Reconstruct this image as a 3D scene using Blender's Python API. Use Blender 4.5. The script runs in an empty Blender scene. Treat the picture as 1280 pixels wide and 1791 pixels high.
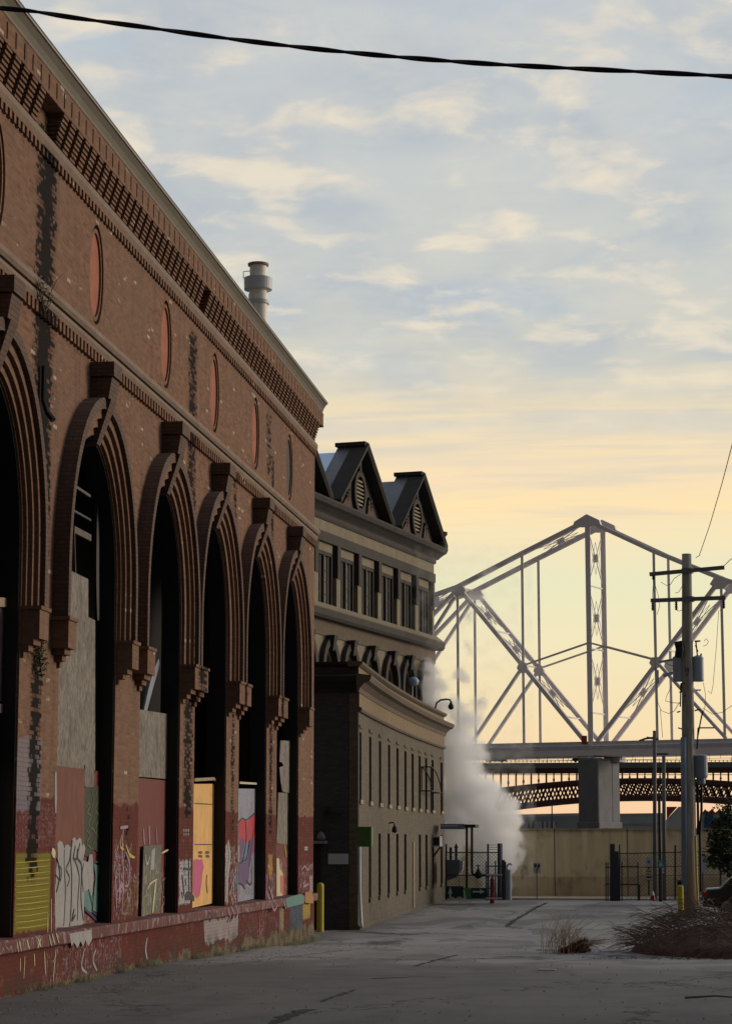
import bpy, bmesh, math, random
from mathutils import Vector
R = math.radians
rnd = random.Random(7)
scene = bpy.context.scene
COL = scene.collection

# ------------------------------------------------------------------ camera
FPX, CX, CY = 3800.0, 640.0, 895.5          # focal length in pixels of a 1280x1791 frame
YAW, PITCH = R(7.705583), R(8.597111)
CAM = Vector((0, 0, 2.6))
cf = Vector((-math.sin(YAW)*math.cos(PITCH), math.cos(YAW)*math.cos(PITCH), math.sin(PITCH)))
cr = Vector((math.cos(YAW), math.sin(YAW), 0)); cu = cr.cross(cf)
cam_d = bpy.data.cameras.new('camera'); cam = bpy.data.objects.new('camera', cam_d); COL.objects.link(cam)
cam.location = CAM; cam.rotation_euler = (R(90)+PITCH, 0, YAW)
cam_d.sensor_fit = 'VERTICAL'; cam_d.sensor_height = 36; cam_d.lens = 36*FPX/1791
cam_d.clip_start = .1; cam_d.clip_end = 6000
scene.camera = cam

# ------------------------------------------------------------------ light
SUN_AZ, SUN_EL = R(58), R(12)               # azimuth from +Y (street axis) towards +X
w = bpy.data.worlds.new("World"); scene.world = w; w.use_nodes = True
def srgb(r, g, b):
    f = lambda c: (c/255/12.92) if c/255 <= .04045 else ((c/255+.055)/1.055)**2.4
    return (f(r), f(g), f(b), 1)
def build_world():
    nt = w.node_tree; N = nt.nodes; L = nt.links; N.clear()
    def nd(t, **k):
        n = N.new(t)
        for a, b in k.items(): setattr(n, a, b)
        return n
    def mth(op, a, b=None, c=None):
        n = nd('ShaderNodeMath', operation=op)
        for i, x in enumerate((a, b, c)):
            if x is None: continue
            if isinstance(x, (int, float)): n.inputs[i].default_value = x
            else: L.new(x, n.inputs[i])
        return n.outputs[0]
    def mixc(f, a, b, mode='MIX'):
        n = nd('ShaderNodeMix', data_type='RGBA', blend_type=mode)
        for i, x in ((0, f), (6, a), (7, b)):
            if isinstance(x, (int, float)): n.inputs[i].default_value = x
            elif isinstance(x, tuple): n.inputs[i].default_value = x
            else: L.new(x, n.inputs[i])
        return n.outputs[2]
    def ramp(x, stops, interp='LINEAR'):
        n = nd('ShaderNodeValToRGB'); n.color_ramp.interpolation = interp
        e = n.color_ramp.elements
        while len(e) > 1: e.remove(e[-1])
        e[0].position = stops[0][0]; e[0].color = stops[0][1]
        for p, c in stops[1:]:
            q = e.new(p); q.color = c
        L.new(x, n.inputs[0]); return n.outputs[0]
    tc = nd('ShaderNodeTexCoord'); sep = nd('ShaderNodeSeparateXYZ'); L.new(tc.outputs['Generated'], sep.inputs[0])
    X, Y, Z = sep.outputs
    Zc = mth('MAXIMUM', Z, 0.0)
    S = srgb
    grad = ramp(Zc, [(0, S(244,196,158)), (.02, S(246,206,165)), (.05, S(242,217,172)), (.09, S(238,225,184)),
                     (.118, S(230,226,188)), (.136, S(240,224,184)), (.152, S(247,221,176)), (.170, S(240,217,182)), (.188, S(224,212,188)),
                     (.215, S(207,204,190)), (.25, S(200,201,194)), (.30, S(197,200,198)), (.38, S(190,195,199)), (.6, S(165,175,190)), (1, S(135,150,178))])
    # cloud sheet seen from below: project the direction on a flat layer
    den = mth('ADD', Zc, .10)
    px = mth('DIVIDE', X, den); py = mth('DIVIDE', Y, den)
    def cloud(sx, sy, off, scale, detail, rough, lo, hi, dist=.0):
        c = nd('ShaderNodeCombineXYZ'); L.new(mth('MULTIPLY', px, sx), c.inputs[0]); L.new(mth('MULTIPLY', py, sy), c.inputs[1]); c.inputs[2].default_value = off
        n = nd('ShaderNodeTexNoise'); n.inputs['Scale'].default_value = scale; n.inputs['Detail'].default_value = detail
        n.inputs['Roughness'].default_value = rough; n.inputs['Distortion'].default_value = dist
        L.new(c.outputs[0], n.inputs['Vector'])
        m = nd('ShaderNodeMapRange', interpolation_type='SMOOTHSTEP'); L.new(n.outputs[0], m.inputs[0])
        m.inputs[1].default_value = lo; m.inputs[2].default_value = hi
        return m.outputs[0]
    up = nd('ShaderNodeMapRange', interpolation_type='SMOOTHSTEP'); L.new(Zc, up.inputs[0]); up.inputs[1].default_value = .15; up.inputs[2].default_value = .24
    up = up.outputs[0]
    c1 = cloud(1.5, 1.3, 3.1, 3.0, 3.5, .5, .38, .66, .2)      # broad blue-grey patches
    c2 = cloud(1.6, 1.6, 9.2, 5.2, 5, .53, .48, .70, .25)     # cream lit puffs
    c3 = cloud(.9, 3.6, 5.7, 2.4, 5, .55, .42, .66, .3)      # long bands low down
    c4 = cloud(1.7, 1.3, 14.3, 2.6, 5, .55, .56, .74, .3)     # blue holes
    c5 = cloud(3.2, 3.0, 21.0, 4.2, 5, .6, .42, .70, .4)      # fine mottling
    col = mixc(mth('MULTIPLY', up, mth('MULTIPLY', c1, .72)), grad, S(176,184,192))
    col = mixc(mth('MULTIPLY', up, mth('MULTIPLY', c4, .42)), col, S(172,190,206))
    col = mixc(mth('MULTIPLY', up, mth('MULTIPLY', c5, .20)), col, S(222,214,198))
    col = mixc(mth('MULTIPLY', up, mth('MULTIPLY', c2, .74)), col, S(238,223,198))
    lowm = nd('ShaderNodeMapRange', interpolation_type='SMOOTHSTEP'); L.new(Zc, lowm.inputs[0]); lowm.inputs[1].default_value = .225; lowm.inputs[2].default_value = .185
    lm = mth('MULTIPLY', lowm.outputs[0], c3)
    lowm2 = nd('ShaderNodeMapRange', interpolation_type='SMOOTHSTEP'); L.new(Zc, lowm2.inputs[0]); lowm2.inputs[1].default_value = .12; lowm2.inputs[2].default_value = .15
    lm = mth('MULTIPLY', lm, lowm2.outputs[0])
    col = mixc(mth('MULTIPLY', lm, .5), col, S(255,226,168))
    c6 = cloud(.8, 4.0, 31., 2.6, 5, .55, .48, .70, .3)
    col = mixc(mth('MULTIPLY', mth('MULTIPLY', lowm2.outputs[0], lowm.outputs[0]), mth('MULTIPLY', c6, .5)), col, S(214,204,186))
    # the real atmosphere behind the cloud sheet
    sky = nd('ShaderNodeTexSky', sky_type='NISHITA'); sky.sun_disc = False
    sky.sun_elevation = SUN_EL; sky.sun_rotation = SUN_AZ
    skc = mixc(1.0, sky.outputs[0], (.10, .10, .10, 1), 'MULTIPLY')
    col = mixc(.05, col, skc)
    # the side of the sky away from the sunrise is still dark
    sd = mth('ADD', mth('MULTIPLY', X, math.sin(R(20))), mth('MULTIPLY', Y, math.cos(R(20))))
    az = nd('ShaderNodeMapRange', interpolation_type='SMOOTHSTEP'); L.new(mth('ADD', sd, mth('MULTIPLY', Zc, .62)), az.inputs[0])
    az.inputs[1].default_value = .05; az.inputs[2].default_value = .74; az.inputs[3].default_value = .15; az.inputs[4].default_value = 1.0
    azc = nd('ShaderNodeCombineColor')
    for i in range(3): L.new(az.outputs[0], azc.inputs[i])
    back = mixc(az.outputs[0], S(70,84,110), (1, 1, 1, 1))
    col = mixc(1.0, col, mixc(1.0, azc.outputs[0], (1,1,1,1), 'MULTIPLY'), 'MULTIPLY')
    below = mth('LESS_THAN', Z, -0.0005)
    col = mixc(below, col, S(70,70,74))
    bg = nd('ShaderNodeBackground'); L.new(col, bg.inputs[0]); bg.inputs[1].default_value = 1.0
    out = nd('ShaderNodeOutputWorld'); L.new(bg.outputs[0], out.inputs[0])
build_world()
sun_d = bpy.data.lights.new('sun', 'SUN'); sun_d.energy = 1.75; sun_d.angle = R(22); sun_d.color = (1, .84, .68)
sun = bpy.data.objects.new('sun', sun_d); COL.objects.link(sun)
sd = Vector((math.sin(SUN_AZ)*math.cos(SUN_EL), math.cos(SUN_AZ)*math.cos(SUN_EL), math.sin(SUN_EL)))
sun.rotation_euler = sd.to_track_quat('Z', 'Y').to_euler(); sun.location = (30, 10, 40)
vs = scene.view_settings; vs.view_transform = 'Standard'; vs.look = 'None'; vs.gamma = 1; vs.exposure = .12; vs.use_curve_mapping = False
scene.cycles.volume_bounces = 16; scene.cycles.max_bounces = 16; scene.cycles.diffuse_bounces = 4; scene.cycles.volume_max_steps = 256

# ------------------------------------------------------------------ survey helpers
def ray(px, py): return cf + cr*((px-CX)/FPX) - cu*((py-CY)/FPX)
def onx(px, py, X): d = ray(px, py); return CAM + d*((X-CAM.x)/d.x)
def ony(px, py, Y): d = ray(px, py); return CAM + d*((Y-CAM.y)/d.y)
def onz(px, py, Z): d = ray(px, py); return CAM + d*((Z-CAM.z)/d.z)

class Frame:                                   # s along, d outward, z up
    def __init__(s, ox, oy, ux, uy, nx=None, ny=None):
        s.o = Vector((ox, oy, 0)); s.u = Vector((ux, uy, 0)).normalized()
        s.n = Vector((s.u.y, -s.u.x, 0)) if nx is None else Vector((nx, ny, 0)).normalized()
    def __call__(s, a, d, z): return s.o + s.u*a + s.n*d + Vector((0, 0, z))
W = Frame(0, 0, 1, 0, 0, 1)                     # world frame: (x, y, z)

class MB:
    def __init__(s): s.v = []; s.f = []
    def add(s, vs, fs):
        n = len(s.v); s.v += [tuple(p) for p in vs]; s.f += [tuple(n+i for i in f) for f in fs]; return s
    def box(s, F, a0, a1, d0, d1, z0, z1):
        P = [F(a, d, z) for z in (z0, z1) for d in (d0, d1) for a in (a0, a1)]
        return s.add(P, [(0,1,3,2), (4,6,7,5), (0,4,5,1), (2,3,7,6), (0,2,6,4), (1,5,7,3)])
    def taper(s, F, lo, hi):                    # lo/hi = (a0,a1,d0,d1,z)
        P = [F(a, d, q[4]) for q in (lo, hi) for d in (q[2], q[3]) for a in (q[0], q[1])]
        return s.add(P, [(0,1,3,2), (4,6,7,5), (0,4,5,1), (2,3,7,6), (0,2,6,4), (1,5,7,3)])
    def prism(s, F, pts, d0, d1):               # polygon in (a,z) extruded along d
        n = len(pts); P = [F(a, d0, z) for a, z in pts] + [F(a, d1, z) for a, z in pts]
        return s.add(P, [tuple(range(n)), tuple(range(2*n-1, n-1, -1))] + [(i, i+n, (i+1) % n+n, (i+1) % n) for i in range(n)])
    def run(s, F, prof, a0, a1):                # profile in (d,z) run along a
        n = len(prof); P = [F(a0, d, z) for d, z in prof] + [F(a1, d, z) for d, z in prof]
        return s.add(P, [tuple(range(n)), tuple(range(2*n-1, n-1, -1))] + [(i, i+n, (i+1) % n+n, (i+1) % n) for i in range(n)])
    def strip(s, F, A, B, d0, d1, ends=True):   # solid between polylines A and B (each (a,z)), no inner faces
        n = len(A); P = []
        for a, b in zip(A, B): P += [F(a[0], d0, a[1]), F(a[0], d1, a[1]), F(b[0], d1, b[1]), F(b[0], d0, b[1])]
        f = []
        for i in range(n-1):
            k = 4*i
            for j in range(4): f.append((k+j, k+(j+1) % 4, k+4+(j+1) % 4, k+4+j))
        if ends: f += [(0, 1, 2, 3), (4*n-1, 4*n-2, 4*n-3, 4*n-4)]
        return s.add(P, f)
    def tube(s, p, q, r0, r1=None, n=8):
        p, q = Vector(p), Vector(q); r1 = r0 if r1 is None else r1
        a = (q-p).normalized(); b = a.orthogonal().normalized(); c = a.cross(b)
        P = [o + (b*math.cos(t) + c*math.sin(t))*r for o, r in ((p, r0), (q, r1)) for t in [2*math.pi*i/n for i in range(n)]]
        return s.add(P, [(i, (i+1) % n, (i+1) % n+n, i+n) for i in range(n)] + [tuple(range(n-1, -1, -1)), tuple(range(n, 2*n))])
    def path(s, pts, r, n=6, taper=None):
        pts = [Vector(p) for p in pts]; k = len(pts); P = []; ref = None
        for i, p in enumerate(pts):
            a = (pts[min(i+1, k-1)] - pts[max(i-1, 0)]).normalized()
            b = a.orthogonal().normalized() if ref is None else (ref - a*ref.dot(a)).normalized()
            ref = b; c = a.cross(b); rr = r if taper is None else r + (taper-r)*i/(k-1)
            P += [p + (b*math.cos(2*math.pi*j/n) + c*math.sin(2*math.pi*j/n))*rr for j in range(n)]
        f = [(i*n+j, i*n+(j+1) % n, (i+1)*n+(j+1) % n, (i+1)*n+j) for i in range(k-1) for j in range(n)]
        return s.add(P, f + [tuple(range(n-1, -1, -1)), tuple(range((k-1)*n, k*n))])
    def beam(s, p, q, w, h, up=(0, 0, 1)):      # rectangular bar from p to q
        p, q = Vector(p), Vector(q); a = (q-p).normalized(); c = Vector(up)
        if abs(a.dot(c)) > .995: c = Vector((0, -1, 0))
        c = (c - a*c.dot(a)).normalized(); b = a.cross(c)
        P = [o + b*x*w/2 + c*y*h/2 for o in (p, q) for x, y in ((-1,-1), (1,-1), (1,1), (-1,1))]
        return s.add(P, [(0,1,2,3), (7,6,5,4)] + [(i, i+4, (i+1) % 4+4, (i+1) % 4) for i in range(4)])
    def lathe(s, c, prof, n=16):                # prof (r,z) about vertical axis at c
        c = Vector(c); k = len(prof)
        P = [c + Vector((r*math.cos(2*math.pi*j/n), r*math.sin(2*math.pi*j/n), z)) for r, z in prof for j in range(n)]
        f = [(i*n+j, i*n+(j+1) % n, (i+1)*n+(j+1) % n, (i+1)*n+j) for i in range(k-1) for j in range(n)]
        return s.add(P, f + [tuple(range(n-1, -1, -1)), tuple(range((k-1)*n, k*n))])
    def build(s, name, mat, parent=None, bevel=0, smooth=False, label=None, normals=True):
        me = bpy.data.meshes.new(name); off = Vector((0, 0, 0)); p = parent
        while p is not None: off += p.location; p = p.parent
        me.from_pydata([tuple(Vector(v)-off) for v in s.v], [], s.f)
        if normals:
            bm = bmesh.new(); bm.from_mesh(me); bmesh.ops.recalc_face_normals(bm, faces=bm.faces); bm.to_mesh(me); bm.free()
        me.materials.append(mat)
        if smooth: me.polygons.foreach_set('use_smooth', [True]*len(me.polygons))
        o = bpy.data.objects.new(name, me); COL.objects.link(o); o.parent = parent
        if bevel:
            b = o.modifiers.new('bevel', 'BEVEL'); b.width = bevel; b.segments = 2; b.limit_method = 'ANGLE'
        if label: o['label'] = label
        return o
def tag(o, label=None, cat=None, group=None, kind=None):
    for k, v in (('label', label), ('category', cat), ('group', group), ('kind', kind)):
        if v: o[k] = v
    return o
def thing(name, loc, label, cat, group=None):
    o = bpy.data.objects.new(name, None); COL.objects.link(o); o.location = loc; o.empty_display_size = .3
    return tag(o, label, cat, group)

# ------------------------------------------------------------------ materials
class NT:
    def __init__(s, name, rough=.85, metal=0, spec=.3):
        s.m = bpy.data.materials.new(name); s.m.use_nodes = True; s.nt = s.m.node_tree; s.N = s.nt.nodes; s.L = s.nt.links
        s.b = s.N['Principled BSDF']; s.b.inputs['Roughness'].default_value = rough; s.b.inputs['Metallic'].default_value = metal
        s.b.inputs['Specular IOR Level'].default_value = spec
    def nd(s, t, **k):
        n = s.N.new(t)
        for a, b in k.items(): setattr(n, a, b)
        return n
    def put(s, x, inp):
        if isinstance(x, bpy.types.NodeSocket): s.L.new(x, inp)
        else: inp.default_value = x
    def math(s, op, a, b=None, c=None, clamp=False):
        n = s.nd('ShaderNodeMath', operation=op, use_clamp=clamp)
        for i, x in enumerate((a, b, c)):
            if x is not None: s.put(x, n.inputs[i])
        return n.outputs[0]
    def mix(s, f, a, b, mode='MIX'):
        n = s.nd('ShaderNodeMix', data_type='RGBA', blend_type=mode, clamp_result=False)
        s.put(f, n.inputs[0]); s.put(a, n.inputs[6]); s.put(b, n.inputs[7]); return n.outputs[2]
    def pos(s, kind='Position'):
        if not hasattr(s, '_g'): s._g = s.nd('ShaderNodeNewGeometry')
        return s._g.outputs[kind]
    def objpos(s):
        if not hasattr(s, '_t'): s._t = s.nd('ShaderNodeTexCoord')
        return s._t.outputs['Object']
    def xyz(s, v=None):
        n = s.nd('ShaderNodeSeparateXYZ'); s.L.new(s.pos() if v is None else v, n.inputs[0]); return n.outputs
    def comb(s, x, y, z):
        n = s.nd('ShaderNodeCombineXYZ')
        for i, q in enumerate((x, y, z)): s.put(q, n.inputs[i])
        return n.outputs[0]
    def scale(s, v, k):
        n = s.nd('ShaderNodeVectorMath', operation='MULTIPLY'); s.L.new(v, n.inputs[0]); n.inputs[1].default_value = k; return n.outputs[0]
    def noise(s, v, sc, det=4, ro=.6, dist=0):
        n = s.nd('ShaderNodeTexNoise'); s.L.new(v, n.inputs['Vector']); n.inputs['Scale'].default_value = sc
        n.inputs['Detail'].default_value = det; n.inputs['Roughness'].default_value = ro; n.inputs['Distortion'].default_value = dist
        return n.outputs[0]
    def step(s, x, lo, hi, a=0., b=1.):
        n = s.nd('ShaderNodeMapRange', interpolation_type='SMOOTHSTEP'); s.put(x, n.inputs[0])
        n.inputs[1].default_value = lo; n.inputs[2].default_value = hi; n.inputs[3].default_value = a; n.inputs[4].default_value = b; return n.outputs[0]
    def wallv(s):                                # (along, up) wall coordinates for axis-like walls
        if hasattr(s, '_w'): return s._w
        x, y, z = s.xyz(); nx, ny, nz = s.xyz(s.pos('Normal'))
        f = s.math('GREATER_THAN', s.math('ABSOLUTE', ny), .72)
        al = s.math('ADD', s.math('MULTIPLY', x, f), s.math('MULTIPLY', y, s.math('SUBTRACT', 1., f)))
        s._w = s.comb(al, z, 0.); s._wy = al; s._wz = z; return s._w
    def bump(s, h, st=.3, d=.02):
        n = s.nd('ShaderNodeBump'); n.inputs['Strength'].default_value = st; n.inputs['Distance'].default_value = d
        s.L.new(h, n.inputs['Height']); s.L.new(n.outputs[0], s.b.inputs['Normal'])
    def brick(s, c1, c2, mort, bw=.215, bh=.075, ms=.008, offset=.5):
        n = s.nd('ShaderNodeTexBrick'); s.L.new(s.wallv(), n.inputs['Vector'])
        s.put(c1, n.inputs['Color1']); s.put(c2, n.inputs['Color2']); s.put(mort, n.inputs['Mortar'])
        n.inputs['Scale'].default_value = 1; n.inputs['Brick Width'].default_value = bw; n.inputs['Row Height'].default_value = bh
        n.inputs['Mortar Size'].default_value = ms; n.inputs['Mortar Smooth'].default_value = .3; n.offset = offset
        return n
    def cell(s, bw=.215, bh=.075, seed=0.):      # one random number per brick
        s.wallv(); row = s.math('FLOOR', s.math('DIVIDE', s._wz, bh))
        odd = s.math('MULTIPLY', s.math('MODULO', s.math('ABSOLUTE', row), 2.), .5)
        cl = s.math('FLOOR', s.math('ADD', s.math('DIVIDE', s._wy, bw), odd))
        n = s.nd('ShaderNodeTexWhiteNoise', noise_dimensions='3D'); s.L.new(s.comb(cl, row, seed), n.inputs[0]); return n.outputs[0]
    def color(s, x): s.put(x, s.b.inputs['Base Color']); return s
    def tags(s, sc, seed, wd=.018, sx=1., sz=1.):   # looping spray-can lines: contour lines of a noise field
        s.wallv(); v = s.comb(s.math('MULTIPLY', s._wy, sx), s.math('MULTIPLY', s._wz, sz), seed)
        n = s.noise(v, sc, 1.5, .5, 1.2); w = s.noise(v, sc*3, 2, .5)
        d = s.math('ABSOLUTE', s.math('SUBTRACT', n, .5)); return s.step(s.math('SUBTRACT', d, s.math('MULTIPLY', w, wd*.5)), wd, wd*.45)
    def area(s, y0, y1, z0, z1, rag=.12, sc=3., seed=0.):
        s.wallv(); v = s.comb(s._wy, s._wz, seed); n = s.math('MULTIPLY', s.math('SUBTRACT', s.noise(v, sc, 5, .65), .5), rag*4)
        a = s.math('SUBTRACT', s.math('ABSOLUTE', s.math('SUBTRACT', s._wy, (y0+y1)/2)), (y1-y0)/2)
        b = s.math('SUBTRACT', s.math('ABSOLUTE', s.math('SUBTRACT', s._wz, (z0+z1)/2)), (z1-z0)/2)
        return s.step(s.math('ADD', s.math('MAXIMUM', a, b), n), .03, -.03)
def plain(name, c, rough=.8, metal=0, var=.25, sc=3., bump=0, spec=.3):
    k = NT(name, rough, metal, spec); p = k.pos()
    n = k.noise(p, sc, 5, .65); n2 = k.noise(p, sc*9, 3, .6)
    f = k.math('MULTIPLY_ADD', n, var*2, 1-var); f = k.math('MULTIPLY', f, k.math('MULTIPLY_ADD', n2, var, 1-var/2))
    g = k.nd('ShaderNodeCombineColor'); [k.L.new(f, g.inputs[i]) for i in range(3)]
    k.color(k.mix(1., tuple(c)+(1,) if len(c) == 3 else c, g.outputs[0], 'MULTIPLY'))
    if bump: k.bump(n2, bump)
    return k.m

def m_brickA(name='old_red_brick', Y0_=0, Y1_=99, low=False, plinth=False):
    k = NT(name, .95, spec=.1); v = k.wallv(); z = k._wz; y = k._wy
    r = k.cell(); r2 = k.cell(seed=5.)
    big = k.noise(k.pos(), .35, 5, .6); med = k.noise(v, 1.8, 6, .7); fine = k.noise(v, 14, 4, .7)
    base = k.mix(r, (.180, .093, .060, 1), (.262, .141, .092, 1))
    base = k.mix(k.math('MULTIPLY', k.step(r2, .9, .93), .6), base, (.15, .065, .045, 1))
    base = k.mix(k.step(big, .40, .62, 0, .5), base, (.200, .122, .084, 1))
    base = k.mix(k.step(med, .56, .72, 0, .55), base, (.105, .056, .042, 1))
    stk = k.noise(k.scale(v, (1.6, .16, 1)), 1.5, 6, .68); base = k.mix(k.step(stk, .50, .70, 0, .55), base, (.070, .042, .034, 1))
    # pale mortar splashes / efflorescence: single bricks in loose rows
    band = k.noise(k.scale(v, (.5, 1.3, 1)), 1.3, 3, .6)
    sp = k.math('MULTIPLY', k.step(k.cell(seed=9.), .962, .967), k.step(band, .52, .60))
    base = k.mix(k.math('MULTIPLY', sp, .75), base, (.52, .47, .38, 1))
    # red masonry paint up to head height, with a ragged top
    red = 0.
    if low or plinth:
        edge = k.math('ADD', z, k.math('MULTIPLY', k.math('SUBTRACT', k.noise(v, 2.2, 4, .6), .5), .35))
        red = k.step(edge, 3.30, 3.24); wear = k.step(k.noise(v, 3.2, 6, .75), .54, .66, .88, .35)
        base = k.mix(k.math('MULTIPLY', red, wear), base, k.mix(k.noise(v, 1.1, 4, .6), (.135, .030, .026, 1), (.088, .024, .021, 1)))
    # spray paint worked into the brick faces
    def spray(fn, c, a=.9):
        nonlocal base
        base = k.mix(k.math('MULTIPLY', fn(), a), base, c)
    WH, LI, OL, BK, BL, YE, PK, SA = (.42,.42,.43,1), (.33,.25,.31,1), (.20,.185,.035,1), (.03,.028,.035,1), (.085,.135,.19,1), (.42,.34,.085,1), (.33,.10,.13,1), (.30,.25,.17,1)
    TG = {1: (2.6, 3.3, .020, 1.2, .8), 2: (4.2, 8.1, .024, 1.3, .8), 3: (3.2, 12.7, .022, 1.5, .7), 4: (6.0, 17.3, .035, 1., 1.)}
    SP = [((33.1, 35.6, 2.5, 3.2, .05), 4, LI, .30), ((33.19, 34.55, 3.05, 4.22, .09, 2.4, 1.), 0, (.21,.215,.26,1), .72), ((33.25, 35.22, 1.18, 2.40, .03, 6., 2.), 0, OL, .93),
      ((39.45, 41.4, 1.15, 2.60, .12), 1, LI, .85), ((39.45, 40.7, 1.6, 2.5, .12), 2, WH, .7), ((40.2, 41.4, 1.15, 1.9, .15, 3., 4.), 3, OL, .7),
      ((44.95, 46.05, 1.28, 2.18, .07, 4., 3.), 0, WH, .93), ((44.9, 46.3, 1.2, 2.2, .05), 4, BK, .65),
      ((49.76, 51.3, 1.12, 2.45, .1), 1, WH, .85), ((49.76, 51.3, 1.12, 1.9, .1), 2, PK, .75), ((50.75, 51.2, 1.45, 1.85, .08, 5., 6.), 0, BL, .8), ((49.8, 50.15, 1.2, 2.5, .06, 5., 7.), 0, WH, .8),
      ((54.97, 56.5, 1.12, 1.75, .1), 2, LI, .9), ((55.3, 55.95, 1.75, 2.25, .09, 5., 8.), 0, YE, .6), ((54.97, 56.5, 1.12, 2.3, .1), 4, BK, .35),
      ((60.0, 62.6, 1.12, 1.95, .1), 3, LI, .9), ((61.9, 62.5, 1.15, 1.6, .10, 5., 9.), 0, WH, .55)]
    PL = [((35., 40., .2, .9, .1), 2, LI, .7), ((41, 47, .3, .9, .1), 3, BK, .45), ((47.4, 51.2, .36, .86, .16, 2.2, 11.), 0, WH, .62), ((51, 57, .35, .9, .1), 1, LI, .45),
      ((58.5, 60.5, .18, .9, .09, 3., 12.), 0, BL, .85), ((58.5, 60.5, .18, .9, .09), 4, (.03,.05,.07,1), .7), ((60.6, 61.9, .42, .9, .07, 4., 13.), 0, YE, .8), ((56.9, 57.5, .0, .9, .04, 4., 14.), 0, SA, .9)]
    for ar, tg, cc_, al in (SP if low else PL if plinth else []):
        if ar[1] < Y0_ or ar[0] > Y1_: continue
        spray((lambda: k.math('MULTIPLY', k.area(*ar), k.tags(*TG[tg]))) if tg else (lambda: k.area(*ar)), cc_, al)
    # patched cement low down, broken away to brick above
    cem = None
    if plinth:
        cem = k.step(k.math('ADD', z, k.math('MULTIPLY', k.math('SUBTRACT', k.noise(k.scale(v, (.8, 1., 1)), 1.5, 6, .7), .5), 1.3)), .26, .16)
        cem = k.math('MAXIMUM', cem, k.math('MULTIPLY', k.step(y, 56.6, 57.2), k.step(k.math('ADD', z, k.math('MULTIPLY', k.math('SUBTRACT', k.noise(v, 1.7, 6, .7), .5), .8)), .20, .08)))
        cem = k.math('MULTIPLY', cem, k.step(z, .8, .7)); k._cem = cem
        base = k.mix(k.math('MULTIPLY', cem, .9), base, k.mix(k.noise(v, 3.5, 6, .75), (.075, .065, .045, 1), (.27, .225, .145, 1)))
    # grime on the plinth
    if plinth: base = k.mix(k.math('MULTIPLY', k.math('MULTIPLY', k.step(z, .85, .15), k.step(med, .42, .6)), .8), base, (.055, .048, .042, 1))
    # leached, blackened strips below the downpipes
    wob = k.math('MULTIPLY', k.math('SUBTRACT', k.noise(v, 1.6, 5, .7), .5), .5)
    blk = None
    for yc, hw, z0, z1, st in ((34.15, .36, 7.0, 14.4, 1.05), (34.15, .22, 1.9, 7.6, .85), (45.65, .30, 3.0, 13.6, .75), (50.55, .16, 2.5, 11.4, .55), (55.6, .16, 2.6, 12.6, .7), (55.0, .3, 11.9, 13.7, .45), (40.4, .12, 2.0, 3.2, .4)):
        if plinth or yc < Y0_-1 or yc > Y1_+1 or (z0 > 7.2 and low) or (z1 < 7.2 and not low): continue
        dist = k.math('ABSOLUTE', k.math('SUBTRACT', k.math('ADD', y, wob), yc))
        q = k.step(dist, hw*2.6, 0.); q = k.math('MULTIPLY', q, k.math('MULTIPLY', k.step(z, z0-.2, z0+.3), k.step(z, z1+.3, z1-.2)))
        q = k.math('MULTIPLY', q, st); blk = q if blk is None else k.math('MAXIMUM', blk, q)
    if blk is not None: base = k.mix(k.math('MULTIPLY', k.step(blk, .05, .9), .55), base, (.045, .032, .026, 1))
    if blk is not None: gate = k.step(k.math('ADD', blk, k.math('MULTIPLY', k.math('SUBTRACT', k.cell(seed=21.), .5), .75)), .50, .66)
    if blk is not None: base = k.mix(k.math('MULTIPLY', gate, .96), base, (.007, .006, .006, 1))
    mort = (.19, .15, .115, 1)
    if blk is not None: mort = k.mix(k.step(blk, .15, .5), mort, (.018, .015, .012, 1))
    if low or plinth: mort = k.mix(k.math('MULTIPLY', red, .8), mort, k.mix(1., base, (.55, .55, .55, 1), 'MULTIPLY'));
    if cem is not None: mort = k.mix(cem, mort, base)
    bt = k.brick(base, base, mort)
    base2 = bt.outputs['Color']
    if low or plinth: base2 = k.mix(k.math('MULTIPLY', red, k.math('MULTIPLY', wear, .75)), base2, base)
    k.color(k.mix(k.math('MULTIPLY_ADD', fine, .5, -.1), base2, k.mix(1., base2, (.72, .70, .68, 1), 'MULTIPLY')))
    hgt = k.math('SUBTRACT', k.math('MULTIPLY_ADD', fine, .3, k.math('MULTIPLY', r, .25)), bt.outputs['Fac'])
    k.bump(hgt, .55, .012); return k.m
def m_brick(name, c1, c2, mort, blotch=.4, bcol=(.08, .07, .06, 1)):
    k = NT(name, .92); r = k.cell(); v = k.wallv(); med = k.noise(v, 1.3, 6, .7); fine = k.noise(v, 12, 4, .7)
    base = k.mix(r, c1, c2); base = k.mix(k.step(med, .5, .72, 0, blotch), base, bcol)
    bt = k.brick(base, base, mort)
    k.color(k.mix(k.math('MULTIPLY', fine, .4), bt.outputs['Color'], k.mix(1., bt.outputs['Color'], (.65, .64, .62, 1), 'MULTIPLY')))
    k.bump(k.math('SUBTRACT', k.math('MULTIPLY', fine, .3), bt.outputs['Fac']), .5, .01); return k.m
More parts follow.
